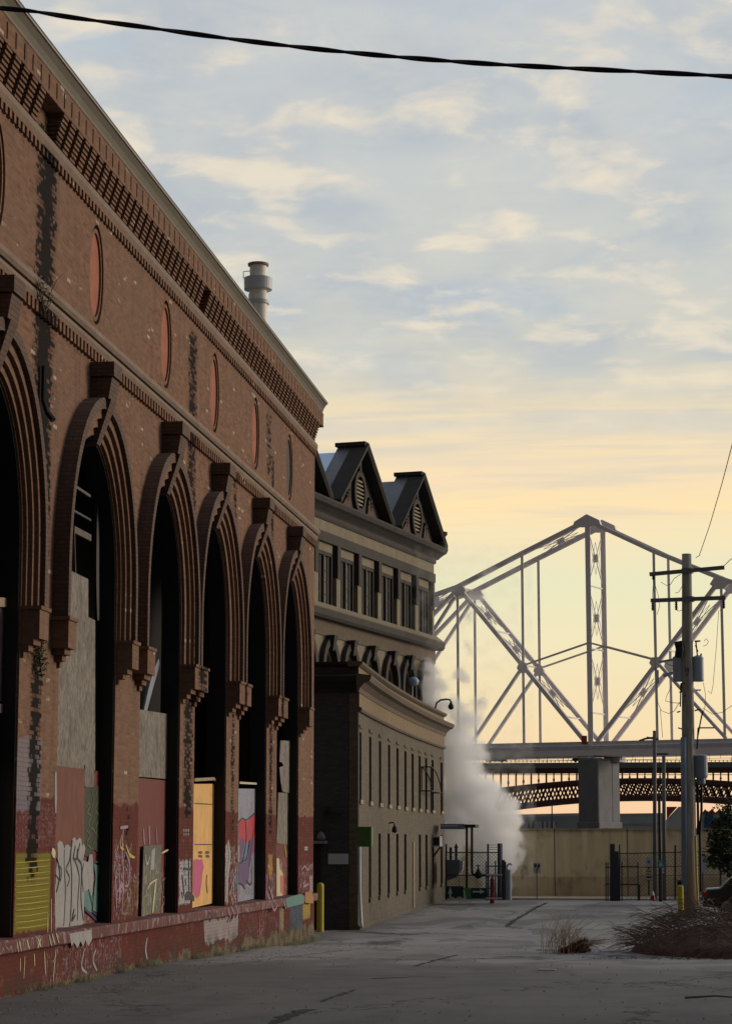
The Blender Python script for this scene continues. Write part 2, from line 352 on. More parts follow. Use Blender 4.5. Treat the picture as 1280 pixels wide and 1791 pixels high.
def m_osb():
    k = NT('weathered_strand_board', .9); v = k.wallv()
    vo = k.nd('ShaderNodeTexVoronoi'); k.L.new(k.scale(v, (26, 10, 1)), vo.inputs['Vector']); vo.inputs['Scale'].default_value = 1
    s2 = k.nd('ShaderNodeSeparateColor'); k.L.new(vo.outputs['Color'], s2.inputs[0])
    n = k.noise(k.scale(v, (1, .4, 1)), 3, 6, .7); n2 = k.noise(v, 30, 3, .8)
    c = k.mix(s2.outputs[0], (.13, .118, .10, 1), (.27, .245, .21, 1)); c = k.mix(k.step(n, .45, .7, 0, .75), c, (.085, .077, .066, 1))
    c = k.mix(k.step(n2, .62, .7, 0, .5), c, (.40, .37, .32, 1)); k.color(c); k.bump(s2.outputs[0], .4, .01); return k.m
def m_board(name, c1, c2, drip=None, sheets=True, rough=.75, tags=()):
    k = NT(name, rough); v = k.wallv()
    n = k.noise(k.scale(v, (5, .8, 1)), 2, 6, .65); n2 = k.noise(v, 22, 4, .7)
    c = k.mix(k.step(n, .3, .7), c1, c2); c = k.mix(k.step(k.noise(v, 1.4, 6, .7), .48, .66, 0, .5), c, k.mix(1., c, (.62, .60, .60, 1), 'MULTIPLY')); c = k.mix(k.step(n2, .56, .72, 0, .5), c, k.mix(1., c, (.5, .5, .5, 1), 'MULTIPLY'))
    if drip: c = k.mix(k.step(k.noise(k.scale(v, (9, .7, 1)), 1.6, 4, .6), .55, .7, 0, .6), c, drip)
    for tc, sc, seed, z0, z1, al in tags:
        m = k.math('MULTIPLY', k.tags(sc, seed, .024, 1.4, .7), k.step(k.math('ADD', k._wz, k.math('MULTIPLY', n, .5)), z1+.25, z1+.05)); m = k.math('MULTIPLY', m, k.step(k._wz, z0-.1, z0+.1))
        c = k.mix(k.math('MULTIPLY', m, al), c, tc)
    k.color(c); k.bump(n2, .2, .01); return k.m
def m_asphalt():
    k = NT('worn_asphalt', .88, spec=.35); p = k.pos(); x, y, z = k.xyz()
    big = k.noise(k.scale(p, (.5, .22, 1)), .55, 6, .62); med = k.noise(p, 1.2, 6, .7); fine = k.noise(p, 38, 3, .75); strk = k.noise(k.scale(p, (1.2, .18, 1)), 1.1, 5, .6, .4)
    c = k.mix(k.step(big, .35, .65), (.215, .213, .215, 1), (.305, .300, .295, 1))
    c = k.mix(k.step(med, .5, .72, 0, .45), c, (.125, .124, .13, 1))
    c = k.mix(k.step(strk, .55, .68, 0, .5), c, (.31, .308, .305, 1))
    # shade painted on the road nearest the camera: darker colour, ragged edge
    j = k.math('ADD', y, k.math('MULTIPLY', k.math('SUBTRACT', k.noise(k.scale(p, (.6, .6, 1)), .5, 4, .6), .5), 9.))
    new = k.step(j, 45.5, 41.)
    ptch = k.step(k.noise(k.scale(p, (.30, .10, 1)), 1.4, 2, .4, .6), .56, .575, 0, .55); c = k.mix(ptch, c, (.11, .11, .118, 1))
    c = k.mix(k.math('MULTIPLY', new, .82), c, k.mix(k.step(med, .35, .65), (.072, .073, .078, 1), (.112, .110, .110, 1)))
    tar = k.nd('ShaderNodeTexVoronoi', feature='DISTANCE_TO_EDGE'); tv = k.scale(p, (.20, .075, 1))
    tn = k.nd('ShaderNodeVectorMath', operation='ADD'); nn = k.nd('ShaderNodeTexNoise'); nn.inputs['Scale'].default_value = 2.2; nn.inputs['Detail'].default_value = 5
    k.L.new(p, nn.inputs['Vector']); k.L.new(k.scale(nn.outputs['Color'], (.35, .35, 0)), tn.inputs[0]); k.L.new(tv, tn.inputs[1]); k.L.new(tn.outputs[0], tar.inputs['Vector']); tar.inputs['Scale'].default_value = 1
    crack = k.math('MULTIPLY', k.step(tar.outputs['Distance'], .016, .006), k.step(k.noise(p, .25, 3, .5), .40, .50))
    c = k.mix(k.math('MULTIPLY', crack, .85), c, (.025, .025, .027, 1))
    # grit and leaf litter against the walls
    c = k.mix(k.math('MULTIPLY', k.step(k.math('ADD', x, k.math('MULTIPLY', med, 1.2)), -8.7, -9.6), .55), c, (.12, .105, .085, 1))
    c = k.mix(k.step(fine, .60, .72, 0, .6), c, (.26, .255, .25, 1)); c = k.mix(k.step(fine, .42, .33, 0, .5), c, (.05, .05, .052, 1))
    k.color(c); k.bump(k.math('ADD', fine, k.math('MULTIPLY', med, 2.)), .5, .012); return k.m
M = {}
M['brickA'] = m_brickA()
M['pier'] = [m_brickA('painted_pier_brick', a, b, low=True) for a, b in ((26, 36), (39, 42), (44.5, 46.8), (49.5, 51.8), (54.5, 56.8), (59.8, 63))]
M['plinth'] = [m_brickA('patched_plinth_brick', a, b, plinth=True) for a, b in ((26, 46.9), (47, 56.8), (56.85, 63))]
M['redpaint'] = m_board('dark_red_masonry_paint', (.085, .022, .020, 1), (.135, .033, .028, 1), (.05, .022, .02, 1), tags=[((.34,.30,.32,1), 2.1, 5.5, .7, 1.3, .5)])
M['stoneband'] = plain('weathered_sandstone', (.21, .155, .12), .9, var=.35, sc=2, bump=.3)
M['keyst'] = m_brick('shade_toned_moulded_brick', (.115, .072, .056, 1), (.150, .094, .072, 1), (.07, .055, .048, 1), .5, (.045, .035, .032, 1))  # brick colour darkened to imitate shade on hood and keystone sides
M['terra'] = plain('orange_terracotta', (.30, .105, .062), .85, var=.45, sc=4)
M['fascia'] = plain('taupe_sheet_metal', (.125, .110, .082), .6, var=.2, sc=1.5)
M['edge'] = plain('pale_metal_flashing', (.30, .28, .25), .5, var=.2)
M['blackish'] = plain('sooty_dark_metal', (.020, .020, .021), .7, var=.3)
M['void'] = plain('unlit_black_interior', (.012, .012, .013), .95, var=.2)  # near-black colour stands in for the unlit inside
M['osb'] = m_osb()
M['asphalt'] = m_asphalt()

# ------------------------------------------------------------------ ground
GP = [(-60, .25), (28, .25), (41, .19), (52, .0), (62, -.25), (72, -.31), (84, -.30), (102, -.20), (140, -.2), (160, -.2)]
def gz(y):
    if y <= GP[0][0]: return GP[0][1]
    for (a, p), (b, q) in zip(GP, GP[1:]):
        if y <= b:
            t = (y-a)/(b-a); t = t*t*(3-2*t) if b-a < 15 else t; return p+(q-p)*t
    return GP[-1][1]
g = MB(); xs = [-2500, -600, -60, -30] + [-24+2*i for i in range(33)] + [70, 600, 2500]
ys = [-60, -20, 0] + [6+1.5*i for i in range(90)] + [160, 400, 1200, 5000]
for y in ys:
    for x in xs: g.v.append((x, y, gz(y)))
n = len(xs)
for j in range(len(ys)-1):
    for i in range(n-1): g.f.append((j*n+i, j*n+i+1, (j+1)*n+i+1, (j+1)*n+i))
o = g.build('street', M['asphalt'], smooth=True); tag(o, kind='structure')
M['crack'] = plain('tar_filled_crack', (.022, .022, .024), .9, var=.3, sc=8)
def crack(pts, w, seed):
    r = random.Random(seed); P = []
    for x, y in pts:
        z = 0.
        for _ in range(6): p = onz(x, y, z); z = gz(p.y)
        P.append(p)
    m = MB(); L1, L2 = [], []
    for a, b in zip(P, P[1:]):
        n = max(2, int((b-a).length/.18))
        for i in range(n):
            p = a.lerp(b, i/n); t = (b-a).normalized(); o = Vector((-t.y, t.x, 0)); j = o*r.uniform(-.06, .06); ww = w*r.uniform(.2, 1.3)
            L1.append(p+j+o*ww); L2.append(p+j-o*ww)
    for i, (a, b) in enumerate(zip(L1, L2)): m.v += [(a.x, a.y, gz(a.y)+.006), (b.x, b.y, gz(b.y)+.006)]
    m.f = [(2*i, 2*i+1, 2*i+3, 2*i+2) for i in range(len(L1)-1)]
    tag(m.build('road_crack', M['crack'], normals=False), kind='structure')
for i, (pts, w_) in enumerate([([(470,1796),(505,1778),(545,1764)], .10), ([(562,1752),(590,1742),(622,1730)], .04), ([(728,1690),(762,1680),(800,1670)], .05), ([(886,1621),(905,1606),(922,1597),(938,1587),(956,1579)], .10), ([(878,1622),(925,1621.5)], .10),
      ([(650,1712),(720,1709),(800,1710)], .05), ([(640,1640),(760,1632),(900,1640)], .04), ([(700,1600),(800,1590),(900,1594),(1000,1588)], .03)]): crack(pts, w_, i)

# ------------------------------------------------------------------ red brick warehouse on the left
A = Frame(-10, 0, 0, 1, 1, 0); Y0, Y1 = 26.0, 62.6
CEN = [31.3, 37.40, 43.05, 48.02, 53.13, 58.20]; HW = [1.9, 1.92, 1.79, 1.75, 1.84, 1.74]
whA = thing('brick_warehouse', (-10, 44, 0), 'long red-brown brick power house with tall boarded arches and graffiti along the street', 'warehouse')
def arch(c, a, b, z0, zc=7.2, n=24):
    pts = [(c-a, z0)]
    for i in range(n+1):
        t = math.pi*(1-i/n); pts.append((c+a*math.cos(t), zc+b*math.sin(t)))
    return pts + [(c+a, z0)]
wall = MB(); DZ = -.36
edges = [Y0]+[e for c, h in zip(CEN, HW) for e in (c-h, c+h)]+[Y1]
for i in range(0, len(edges), 2):               # piers from the ledge to the springing
    MB().box(A, edges[i], edges[i+1], DZ, 0, 1.10, 7.2).build('brick_pier', M['brickA'] if i == 0 else M['pier'][i//2-1], whA)
mids = [Y0] + [(CEN[i]+HW[i]+CEN[i+1]-HW[i+1])/2 for i in range(5)] + [Y1]
for i, (c, h) in enumerate(zip(CEN, HW)):        # brickwork over each arch
    a0, a1 = mids[i], mids[i+1]
    up = [(c-h, 7.2)] + arch(c, h, 2.55, 7.2, n=24)[1:-1][1:-1] + [(c+h, 7.2)]
    B = [(a0, 7.2)] + up + [(a1, 7.2)]; T = [(p[0], 11.6) for p in B]
    wall.strip(A, B, T, DZ, 0, ends=False)
    oc = (c+0.02, 12.77); ow, oh = .50, .93
    seg = 28; e = [(oc[0]+ow*math.cos(math.pi*(1-k/seg)), oh*math.sin(math.pi*(1-k/seg))) for k in range(seg+1)]
    hi = [(a0, oc[1])] + [(p, oc[1]+q) for p, q in e] + [(a1, oc[1])]; lo = [(a0, oc[1])] + [(p, oc[1]-q) for p, q in e] + [(a1, oc[1])]
    wall.strip(A, hi, [(p[0], 14.1) for p in hi], DZ, 0, ends=False)
    wall.strip(A, [(p[0], 11.6) for p in lo], lo, DZ, 0, ends=False)
wall.box(A, Y1-.36, Y1-.002, -16, DZ-.002, 0, 14.1); 
for pi, (a, b) in enumerate(((Y0, 47), (47, 56.85), (56.85, Y1))): MB().box(A, a, b, DZ, .03, -.4, .88).build('plinth', M['plinth'][pi], whA)
wall.build('brick_wall', M['brickA'], whA)
for i, (c, h) in enumerate(zip(CEN, HW)):        # round-headed openings: stepped brick orders, hood, keystone, imposts
    if c < 30: continue
    AE = (2.42, 3.25); AI = (h+.05, 2.58)
    lev = [AE, (2.27, 3.05), (2.15, 2.88), (2.04, 2.72), AI]
    dd = [.28, .20, .13, .06]
    hb = MB(); hb.strip(A, arch(c, *lev[0], 6.28), arch(c, *lev[1], 6.28), -.02, dd[0]); hb.build('arch_hood', M['keyst'], whA)
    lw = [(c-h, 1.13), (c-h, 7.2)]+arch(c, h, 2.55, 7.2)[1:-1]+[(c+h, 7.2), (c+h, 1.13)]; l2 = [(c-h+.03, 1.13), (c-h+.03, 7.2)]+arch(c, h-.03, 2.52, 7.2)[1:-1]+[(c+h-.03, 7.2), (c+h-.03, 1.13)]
    MB().strip(A, lw, l2, -.42, -.035).build('reveal_shade_lining', M['blackish'], whA)  # dark lining added to imitate shade in the arch reveals
    ob = MB()
    for q in range(1, 4): ob.strip(A, arch(c, *lev[q], 6.28), arch(c, *lev[q+1], 6.28), -.30, dd[q])
    ob.build('arch_moulding', M['brickA'], whA)
    kb = MB(); w0, w1 = .27, .12
    kb.box(A, c-w0-.03, c+w0+.03, -.02, .44, 10.82, 11.08)
    kb.taper(A, (c-w0, c+w0, -.02, .34, 10.42), (c-w0, c+w0, -.02, .40, 10.80))
    kb.taper(A, (c-w1, c+w1, -.3, .10, 9.62), (c-.18, c+.18, -.02, .37, 10.42))
    kb.build('keystone', M['keyst'] if 'keyst' in M else M['brickA'], whA)
    for sgn in (-1, 1):
        ib = MB()
        e0 = h+.04; L = lambda a, b: (c+sgn*a, c+sgn*b) if sgn > 0 else (c-b, c-a)
        ib.box(A, *L(e0, 2.46), -.30, .30, 5.76, 6.22); ib.box(A, *L(e0-.02, 2.50), -.30, .33, 6.222, 6.28)
        for q in range(3): ib.box(A, *L(e0+.0, 2.34-.14*q), -.30, .21-.08*q, 5.76-.10*(q+1)+.003, 5.76-.10*q)
        ib.build('impost', M['brickA'], whA)
for i, c in enumerate(CEN):                     # oval panels
    rb = MB(); oc = 12.77; seg = 40
    el = lambda a, b: [(c+.02+a*math.cos(2*math.pi*k/seg), oc+b*math.sin(2*math.pi*k/seg)) for k in range(seg+1)]
    rb.strip(A, el(.50, .93), el(.45, .86), -.2, -.085, ends=False); rb.strip(A, el(.45, .86), el(.40, .78), -.2, -.02, ends=False); rf = rb.build('oval_window', M['brickA'], whA)
    MB().prism(A, el(.398, .775)[:-1], -.14, -.055).build('pane', M['blackish'] if i == 5 else M['terra'], rf)
# string course, cornice and eaves
sc = MB()
sc.run(A, [(-.02, 11.50), (.11, 11.50), (.15, 11.56), (.15, 11.64), (.10, 11.69), (-.02, 11.72)], Y0, Y1+.12)
sc.run(A, [(-.02, 11.34), (.06, 11.34), (.09, 11.40), (.09, 11.46), (-.02, 11.48)], Y0, Y1+.06)
sc.build('string_course', M['stoneband'], whA)
def comb(y0, y1, step, w, z0, zt, d):
    lo = []; y = y0
    while y < y1-.1: lo += [(y, z0), (y+w, z0), (y+w, zt-.03), (y+step, zt-.03)]; y += step
    return MB().strip(A, lo, [(q[0], zt) for q in lo], -.02, d)
comb(Y0, Y1, .232, .115, 11.12, 11.337, .075).build('dentil_row', M['brickA'], whA)
co = MB()
co.run(A, [(-.02, 14.02), (.05, 14.02), (.085, 14.10), (.085, 14.20), (.03, 14.27), (-.02, 14.27)], Y0, Y1+.05)
co.build('cornice_moulding', M['stoneband'], whA)
comb(Y0, Y1, .232, .11, 13.85, 14.017, .055).build('dentil_row', M['brickA'], whA)
gb = MB(); y = Y0; 
gb.box(A, Y0, Y1-.1, -.36, -.12, 14.272, 14.80)
while y < Y1:
    for r in range(7):
        if 33.2 < y < 34.1 or (46.0 < y < 46.3): continue
        z = 14.275+r*.0755; dp = .03+.024*r
        gb.box(A, y, y+.30, -.13, dp, z+.022, z+.0755)
    y += .47
gb.build('corbel_table', M['brickA'], whA)
sb = MB(); y = Y0
sb.box(A, Y0, Y1+.1, -.36, .03, 14.803, 15.22)
while y < Y1+.15:
    sb.box(A, y, y+.40, .032, .185, 14.806, 15.215); sb.box(A, y+.40, y+.47, .032, .183, 14.815, 14.88); sb.box(A, y+.40, y+.47, .032, .183, 15.15, 15.215); y += .47
sb.build('brick_frieze', M['brickA'], whA)
fb = MB(); fb.run(A, [(-.3, 15.224), (.19, 15.224), (.20, 15.27), (.24, 15.36), (.31, 15.46), (-.3, 15.46)], Y0, Y1+.3)
fb.build('eaves', M['fascia'], whA)
fb = MB(); fb.run(A, [(-.4, 15.463), (.335, 15.463), (.345, 15.49), (-.4, 15.50)], Y0, Y1+.33); fb.build('eaves_flashing', M['edge'], whA)
rf = MB(); rf.run(A, [(-16, 16.2), (-.4, 15.502), (.34, 15.502), (.34, 15.53), (-.4, 15.56), (-16, 16.6)], Y0, Y1+.32); rf.build('roof', M['blackish'], whA)
# ledge
lb = MB(); lb.run(A, [(-.30, .883), (.10, .883), (.14, .91), (.14, 1.08), (.12, 1.105), (-.30, 1.125)], Y0, Y1+.02); lb.build('ledge', M['redpaint'], whA, bevel=.01)
# dark inside
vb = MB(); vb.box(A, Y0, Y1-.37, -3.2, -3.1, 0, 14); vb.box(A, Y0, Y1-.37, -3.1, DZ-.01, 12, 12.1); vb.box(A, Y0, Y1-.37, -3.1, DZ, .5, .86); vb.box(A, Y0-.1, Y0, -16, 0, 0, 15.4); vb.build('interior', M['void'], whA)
# ---- boards, frames and graffiti in the arches
def G(px, py, X=-10.27): p = onx(px, py, X); return (p.y, p.z)
def flat(name, pts, X, mat, th=.018, parent=None, label=None):
    return MB().prism(A, [G(x, y, X) for x, y in pts], X+10-th, X+10).build(name, mat, parent or whA, label=label)
def strokes(name, lines, X, mat, w, parent=None, label=None, th=.003):
    m = MB(); k = 0
    for ln in lines:
        ww = w
        if isinstance(ln, tuple) and isinstance(ln[0], (int, float)): ww, ln = ln
        P = [Vector((*G(x, y, X), 0)) for x, y in ln]
        # smooth the stroke
        Q = []
        for i in range(len(P)-1):
            p0, p1, p2, p3 = P[max(i-1, 0)], P[i], P[i+1], P[min(i+2, len(P)-1)]
            for s in range(5):
                t = s/5; Q.append(.5*((2*p1)+(p2-p0)*t+(2*p0-5*p1+4*p2-p3)*t*t+(3*p1-p0-3*p2+p3)*t*t*t))
        Q.append(P[-1]); L1, L2 = [], []; n = len(Q)
        for i, q in enumerate(Q):
            d = (Q[min(i+1, n-1)]-Q[max(i-1, 0)]); d = d.normalized() if d.length > 1e-6 else Vector((0, 1, 0))
            o = Vector((-d.y, d.x, 0))*ww/2*(.75+.5*math.sin(math.pi*i/(n-1)))
            L1.append((q+o)[:2]); L2.append((q-o)[:2])
        m.strip(A, L1, L2, X+10, X+10+th+k*.0009); k = (k+1) % 9
    return m.build(name, mat, parent or whA, label=label)
def paint(name, r, g, b, rough=.65):
    k = NT(name, rough); v = k.wallv(); n = k.noise(k.scale(v, (4, 1, 1)), 2.5, 6, .7); n2 = k.noise(v, 16, 4, .7); c0 = srgb(r, g, b)
    c = k.mix(k.step(n, .42, .66, 0, .55), c0, k.mix(1., c0, (.55, .52, .56, 1), 'MULTIPLY')); c = k.mix(k.step(n2, .56, .66, 0, .5), c, (.14, .075, .06, 1)); k.color(c); return k.m
PM = dict(white=paint('white_spray', 150,150,150), black=paint('black_spray', 30,28,34), teal=paint('teal_spray', 84,128,122), navy=paint('navy_spray', 42,46,78),
  pink=paint('pink_spray', 190,84,128), red=paint('red_spray', 172,44,58), yellow=paint('yellow_spray', 188,170,60), olive=paint('olive_paint', 112,108,38), cream=paint('cream_spray', 196,186,152),
  purple=paint('purple_spray', 92,72,112), blue=paint('blue_spray', 84,112,140), green=paint('green_spray', 92,120,52), brown=paint('brown_paint', 104,62,46), lilac=paint('lilac_spray', 158,124,140),
  orange=paint('orange_spray', 160,112,58), darkgreen=paint('dark_green_paint', 44,48,34), salmon=paint('salmon_spray', 188,108,88))
M['rust'] = m_board('red_brown_painted_board', (.115, .036, .024, 1), (.175, .058, .036, 1), (.08, .04, .025, 1), tags=[((.30,.28,.30,1), 3.6, 7.7, 1.0, 2.4, .7), ((.05,.045,.06,1), 4.6, 3.1, 1.0, 2.6, .7)])
M['maroon'] = m_board('maroon_painted_board', (.120, .026, .022, 1), (.165, .036, .030, 1), (.085, .022, .02, 1), tags=[((.33,.24,.26,1), 3.0, 2.2, 1.0, 2.2, .75), ((.30,.22,.06,1), 2.2, 6.6, 1.0, 1.9, .5)])
M['ply'] = m_board('new_yellow_plywood', (.62, .36, .115, 1), (.74, .45, .165, 1), (.50, .27, .08, 1))
M['oldply'] = m_board('tan_plywood', (.26, .20, .13, 1), (.34, .27, .18, 1))
M['greyboard'] = m_board('blue_grey_board', (.22, .235, .285, 1), (.27, .285, .34, 1), tags=[((.05,.05,.10,1), 3.4, 4.4, 1.1, 2.0, .8), ((.30,.12,.16,1), 4.4, 9.9, 1.3, 2.6, .6)])
M['darkgrey'] = m_board('dark_green_grey_board', (.085, .088, .072, 1), (.13, .13, .105, 1), tags=[((.30,.27,.17,1), 3.0, 1.7, 1.0, 2.3, .7)])
M['purpleboard'] = m_board('faded_purple_board', (.105, .075, .085, 1), (.15, .11, .115, 1))
M['steel'] = plain('dark_window_steel', (.028, .028, .034), .6, var=.3)
BX = -10.27
# bay 0, only its far edge is in view
flat('board', [(-40,1352),(11,1344),(11,1640),(-40,1652)], BX, M['oldply'], label='tan plywood board at the left edge of the photo')
flat('board', [(-40,1064),(11,1064),(11,1226),(-40,1226)], BX, M['purpleboard'], label='faded purple board above the tan one')
flat('window_frame', [(-40,1042),(18,1046),(18,1062),(-40,1060)], -10.22, M['oldply'])
flat('window_frame', [(-40,1228),(16,1232),(16,1248),(-40,1244)], -10.24, M['purpleboard']); flat('window_frame', [(10,1064),(17,1064),(17,1228),(10,1228)], -10.25, M['rust'])
flat('window_frame', [(8,1248),(13,1248),(13,1342),(8,1342)], -10.25, M['greyboard'])
# bay 1
b1 = flat('board', [(98,985),(155,1013),(155,1079),(167,1085),(167,1352),(98,1344)], BX, M['osb'], label='tall grey strand board in the nearest whole arch')
flat('board', [(90,1338),(149,1345),(146,1640),(90,1640)], -10.245, M['rust'])
flat('board', [(147,1345),(180,1350),(180,1640),(144,1640)], BX, M['maroon'])
flat('board', [(149,1338),(166,1340),(165,1378),(149,1376)], -10.255, M['osb'])
flat('mural', [(149,1374),(160,1379),(168,1374),(179,1378),(178,1484),(172,1492),(166,1486),(158,1500),(148,1496),(146,1470)], -10.25, PM['darkgreen'], .004)
strokes('mural_tangle', [[(152,1400),(158,1410),(153,1420),(160,1428),(155,1440),(163,1452)], [(168,1385),(172,1400),(167,1415),(174,1430),(168,1450),(175,1470)], [(160,1380),(163,1400),(159,1420)], [(150,1450),(157,1462),(152,1475),(162,1486)], [(165,1430),(160,1445),(168,1460),(162,1478)]], -10.247, PM['green'], .02)
wt = flat('graffiti', [(97,1622),(98,1560),(99,1520),(102,1495),(101,1475),(105,1470),(110,1473),(113,1484),(116,1477),(121,1478),(124,1483),(127,1468),(131,1464),(135,1470),(140,1465),(143,1468),(144,1480),(147,1475),(150,1484),(146,1505),(155,1508),(157,1495),(162,1494),(164,1510),(163,1560),(160,1568),(156,1555),(148,1560),(147,1615),(135,1622)], -10.238, PM['white'], .003, label='white bubble-letter graffiti with black outlines')
strokes('outline', [[(105,1515),(108,1522),(106,1540),(98,1530)], [(113,1485),(113,1520),(115,1560),(112,1620)], [(124,1485),(122,1505),(116,1520),(122,1535),(118,1550)], [(128,1500),(134,1512),(139,1535),(137,1570),(136,1610)], [(127,1470),(124,1500),(126,1540),(124,1600),(122,1620)], [(140,1475),(136,1500),(143,1515),(142,1570),(146,1610)], [(132,1480),(129,1500),(134,1502),(136,1485)], [(100,1500),(105,1530),(99,1560)], [(130,1590),(126,1610),(132,1600)], [(147,1510),(144,1530),(146,1560)]], -10.2375, PM['black'], .035, wt)
flat('graffiti', [(148,1515),(160,1512),(163,1575),(160,1600),(148,1585)], -10.248, PM['teal'], .003, label='teal and navy graffiti letter')
flat('graffiti', [(165,1511),(174,1514),(171,1540),(171,1560),(176,1565),(174,1598),(163,1592),(165,1560),(168,1535)], -10.249, PM['teal'], .003)
strokes('outline', [[(165,1508),(177,1511),(173,1545),(176,1565),(175,1600),(162,1594)], [(152,1520),(155,1550),(160,1575),(162,1585)], [(148,1590),(158,1598),(170,1610)]], -10.246, PM['navy'], .045)
strokes('mullion', [[(167,880),(166,1000),(167,1085)]], -10.33, M['steel'], .16, th=.06); strokes('mullion', [[(172,900),(173,1100),(173,1345)]], -10.40, M['steel'], .10, th=.05)
def bar(name, p, q, X, w, mat): return MB().beam(onx(*p, X), onx(*q, X), .05, w).build(name, mat, whA)
M['oldwood'] = plain('old_grey_timber', (.13, .115, .09), .9, var=.4, sc=3)
bar('transom', (124,846), (157,868), -10.33, .05, M['oldwood']); bar('transom', (129,926), (158,941), -10.34, .12, M['oldwood']); bar('mullion', (129,930), (131,1004), -10.33, .03, M['oldwood']); bar('transom', (128,893), (158,910), -10.36, .04, M['steel'])
# bay 2
flat('board', [(240,1240),(301,1250),(300,1366),(240,1360)], BX, M['osb'], label='grey strand board half filling the second arch')
flat('board', [(238,1358),(300,1363),(298,1600),(238,1612)], BX, M['maroon'])
flat('board', [(252,1480),(283,1477),(281,1592),(248,1604)], -10.20, M['darkgrey'], .03, label='grey-green board leaning in the second arch')
flat('sticker', [(266,1487),(272,1483),(270,1521),(263,1521)], -10.195, PM['white'], .003)
strokes('graffiti', [[(283,1492),(295,1486)], [(275,1538),(264,1545),(258,1555)], (.10, [(273,1540),(271,1560),(267,1597)]), [(254,1495),(257,1512),(262,1498)]], -10.194, PM['cream'], .035)
strokes('graffiti', [(.07, [(251,1449),(253,1478)]), (.09, [(261,1444),(262,1478)]), (.05, [(273,1448),(275,1478)]), [(291,1488),(289,1510),(294,1514),(296,1496)], [(284,1540),(294,1532)], [(286,1542),(283,1590)], [(281,1590),(288,1575),(284,1566)]], -10.262, PM['lilac'], .03)
strokes('plank', [(.20, [(301,1085),(296,1100),(290,1122)])], -10.6, M['oldply'], .2, th=.04); strokes('plank', [(.20, [(276,1156),(262,1200),(247,1262)])], -10.45, M['greyboard'], .2, th=.04)
strokes('mullion', [[(294,960),(292,1060),(288,1180)]], -10.75, M['steel'], .07, th=.05)
# bay 3
yp = flat('board', [(336,1371),(372,1371),(371,1580),(336,1588)], BX, M['ply'], label='bright yellow plywood sheet, wide one')
flat('board', [(373.5,1372),(386.5,1374),(385.5,1578),(372.5,1580)], BX, M['ply'], label='narrow bright yellow plywood strip')
strokes('seam', [[(340,1477),(372,1477)], [(374,1478),(386,1479)], [(374,1424),(386,1425)], [(340,1405),(372,1407)], [(374,1516),(386,1517)], [(374,1529),(386,1530)], [(374,1444),(386,1444)]], -10.269, M['steel'], .02, yp)
bar('trim', (339,1364), (374,1362), -10.25, .07, M['oldply']); bar('trim', (374,1363), (387,1370), -10.25, .07, M['oldply'])
strokes('tag_writing', [(.05, [(347,1491),(354,1491)]), (.05, [(347,1497),(354,1498)]), (.05, [(359,1491),(366,1491)]), (.05, [(360,1497),(366,1498)]), [(362,1530),(361,1545),(363,1562)], [(375,1535),(379,1550),(376,1565)]], -10.268, PM['brown'], .06, yp)
flat('graffiti', [(339,1505),(344,1502),(350,1504),(354,1502),(357,1516),(354,1528),(353,1545),(350,1565),(345,1572),(341,1566),(338,1560)], -10.266, PM['pink'], .003, label='pink spray patch on yellow plywood')
flat('panel', [(374,1230),(388,1232),(386,1365),(372,1363)], -11.2, PM['darkgreen'])
# bay 4
gb4 = flat('board', [(414,1379),(454,1380),(455,1570),(414,1578)], BX, M['greyboard'], label='blue-grey board with red and blue graffiti')
bar('trim', (418,1369), (453,1371), -10.25, .05, PM['cream'])
flat('graffiti', [(418,1436),(423,1431),(430,1433),(433,1437),(440,1429),(446,1423),(450,1427),(452,1425),(453,1460),(451,1510),(447,1478),(441,1498),(436,1470),(430,1500),(425,1470),(418,1480)], -10.265, PM['red'], .003)
flat('graffiti', [(418,1478),(424,1462),(428,1470),(424,1500),(430,1510),(436,1474),(441,1462),(445,1470),(438,1512),(434,1545),(428,1548),(418,1545)], -10.263, PM['purple'], .003)
flat('graffiti', [(428,1475),(435,1474),(432,1500),(427,1503)], -10.260, PM['blue'], .003); flat('graffiti', [(447,1474),(452,1478),(451,1512),(446,1508)], -10.260, PM['blue'], .003)
strokes('outline', [[(418,1438),(424,1431),(431,1434),(440,1428),(447,1422),(450,1430),(445,1450),(440,1480),(436,1515)], [(430,1436),(431,1470),(424,1510)], [(418,1545),(424,1547),(429,1555)], [(431,1540),(440,1545),(441,1500)], [(447,1540),(452,1540),(452,1480),(446,1480),(446,1510),(450,1515)], [(420,1510),(426,1506),(432,1500),(437,1470)]], -10.258, PM['navy'], .035)
flat('graffiti', [(416.5,1479),(419,1479),(419,1508),(416.5,1508)], -10.257, PM['white'], .003)
# bay 5
flat('board', [(491,1295),(508,1296),(509,1299),(521.5,1300),(521,1388),(500,1386),(494,1384),(491,1365),(489,1342),(496,1340),(494,1334),(489,1332)], -10.24, M['osb'], label='torn grey board in the last arch')
flat('board', [(487,1386),(503,1387),(502.6,1477),(484,1475)], BX, M['osb'], label='lower left grey board in the last arch'); flat('board', [(503.6,1387),(524,1388),(524,1478),(503.2,1477)], BX, M['osb'], label='lower right grey board in the last arch')
flat('board', [(483,1476),(502,1477),(501,1569),(483,1572)], BX, M['maroon']); flat('board', [(502.4,1477),(527,1478),(527,1564),(501.4,1568)], BX, M['rust'])
flat('graffiti', [(484,1501),(488,1501),(490,1520),(495,1528),(496,1568),(484,1569)], -10.262, PM['cream'], .003); flat('graffiti', [(490,1532),(496,1530),(496,1568),(491,1560)], -10.259, PM['salmon'], .003)
flat('graffiti', [(508,1496),(511,1480),(514,1482),(517,1498),(522,1510),(526,1540),(526,1562),(504,1565),(505,1520)], -10.262, PM['blue'], .003, label='blue, yellow and green drips in the last arch')
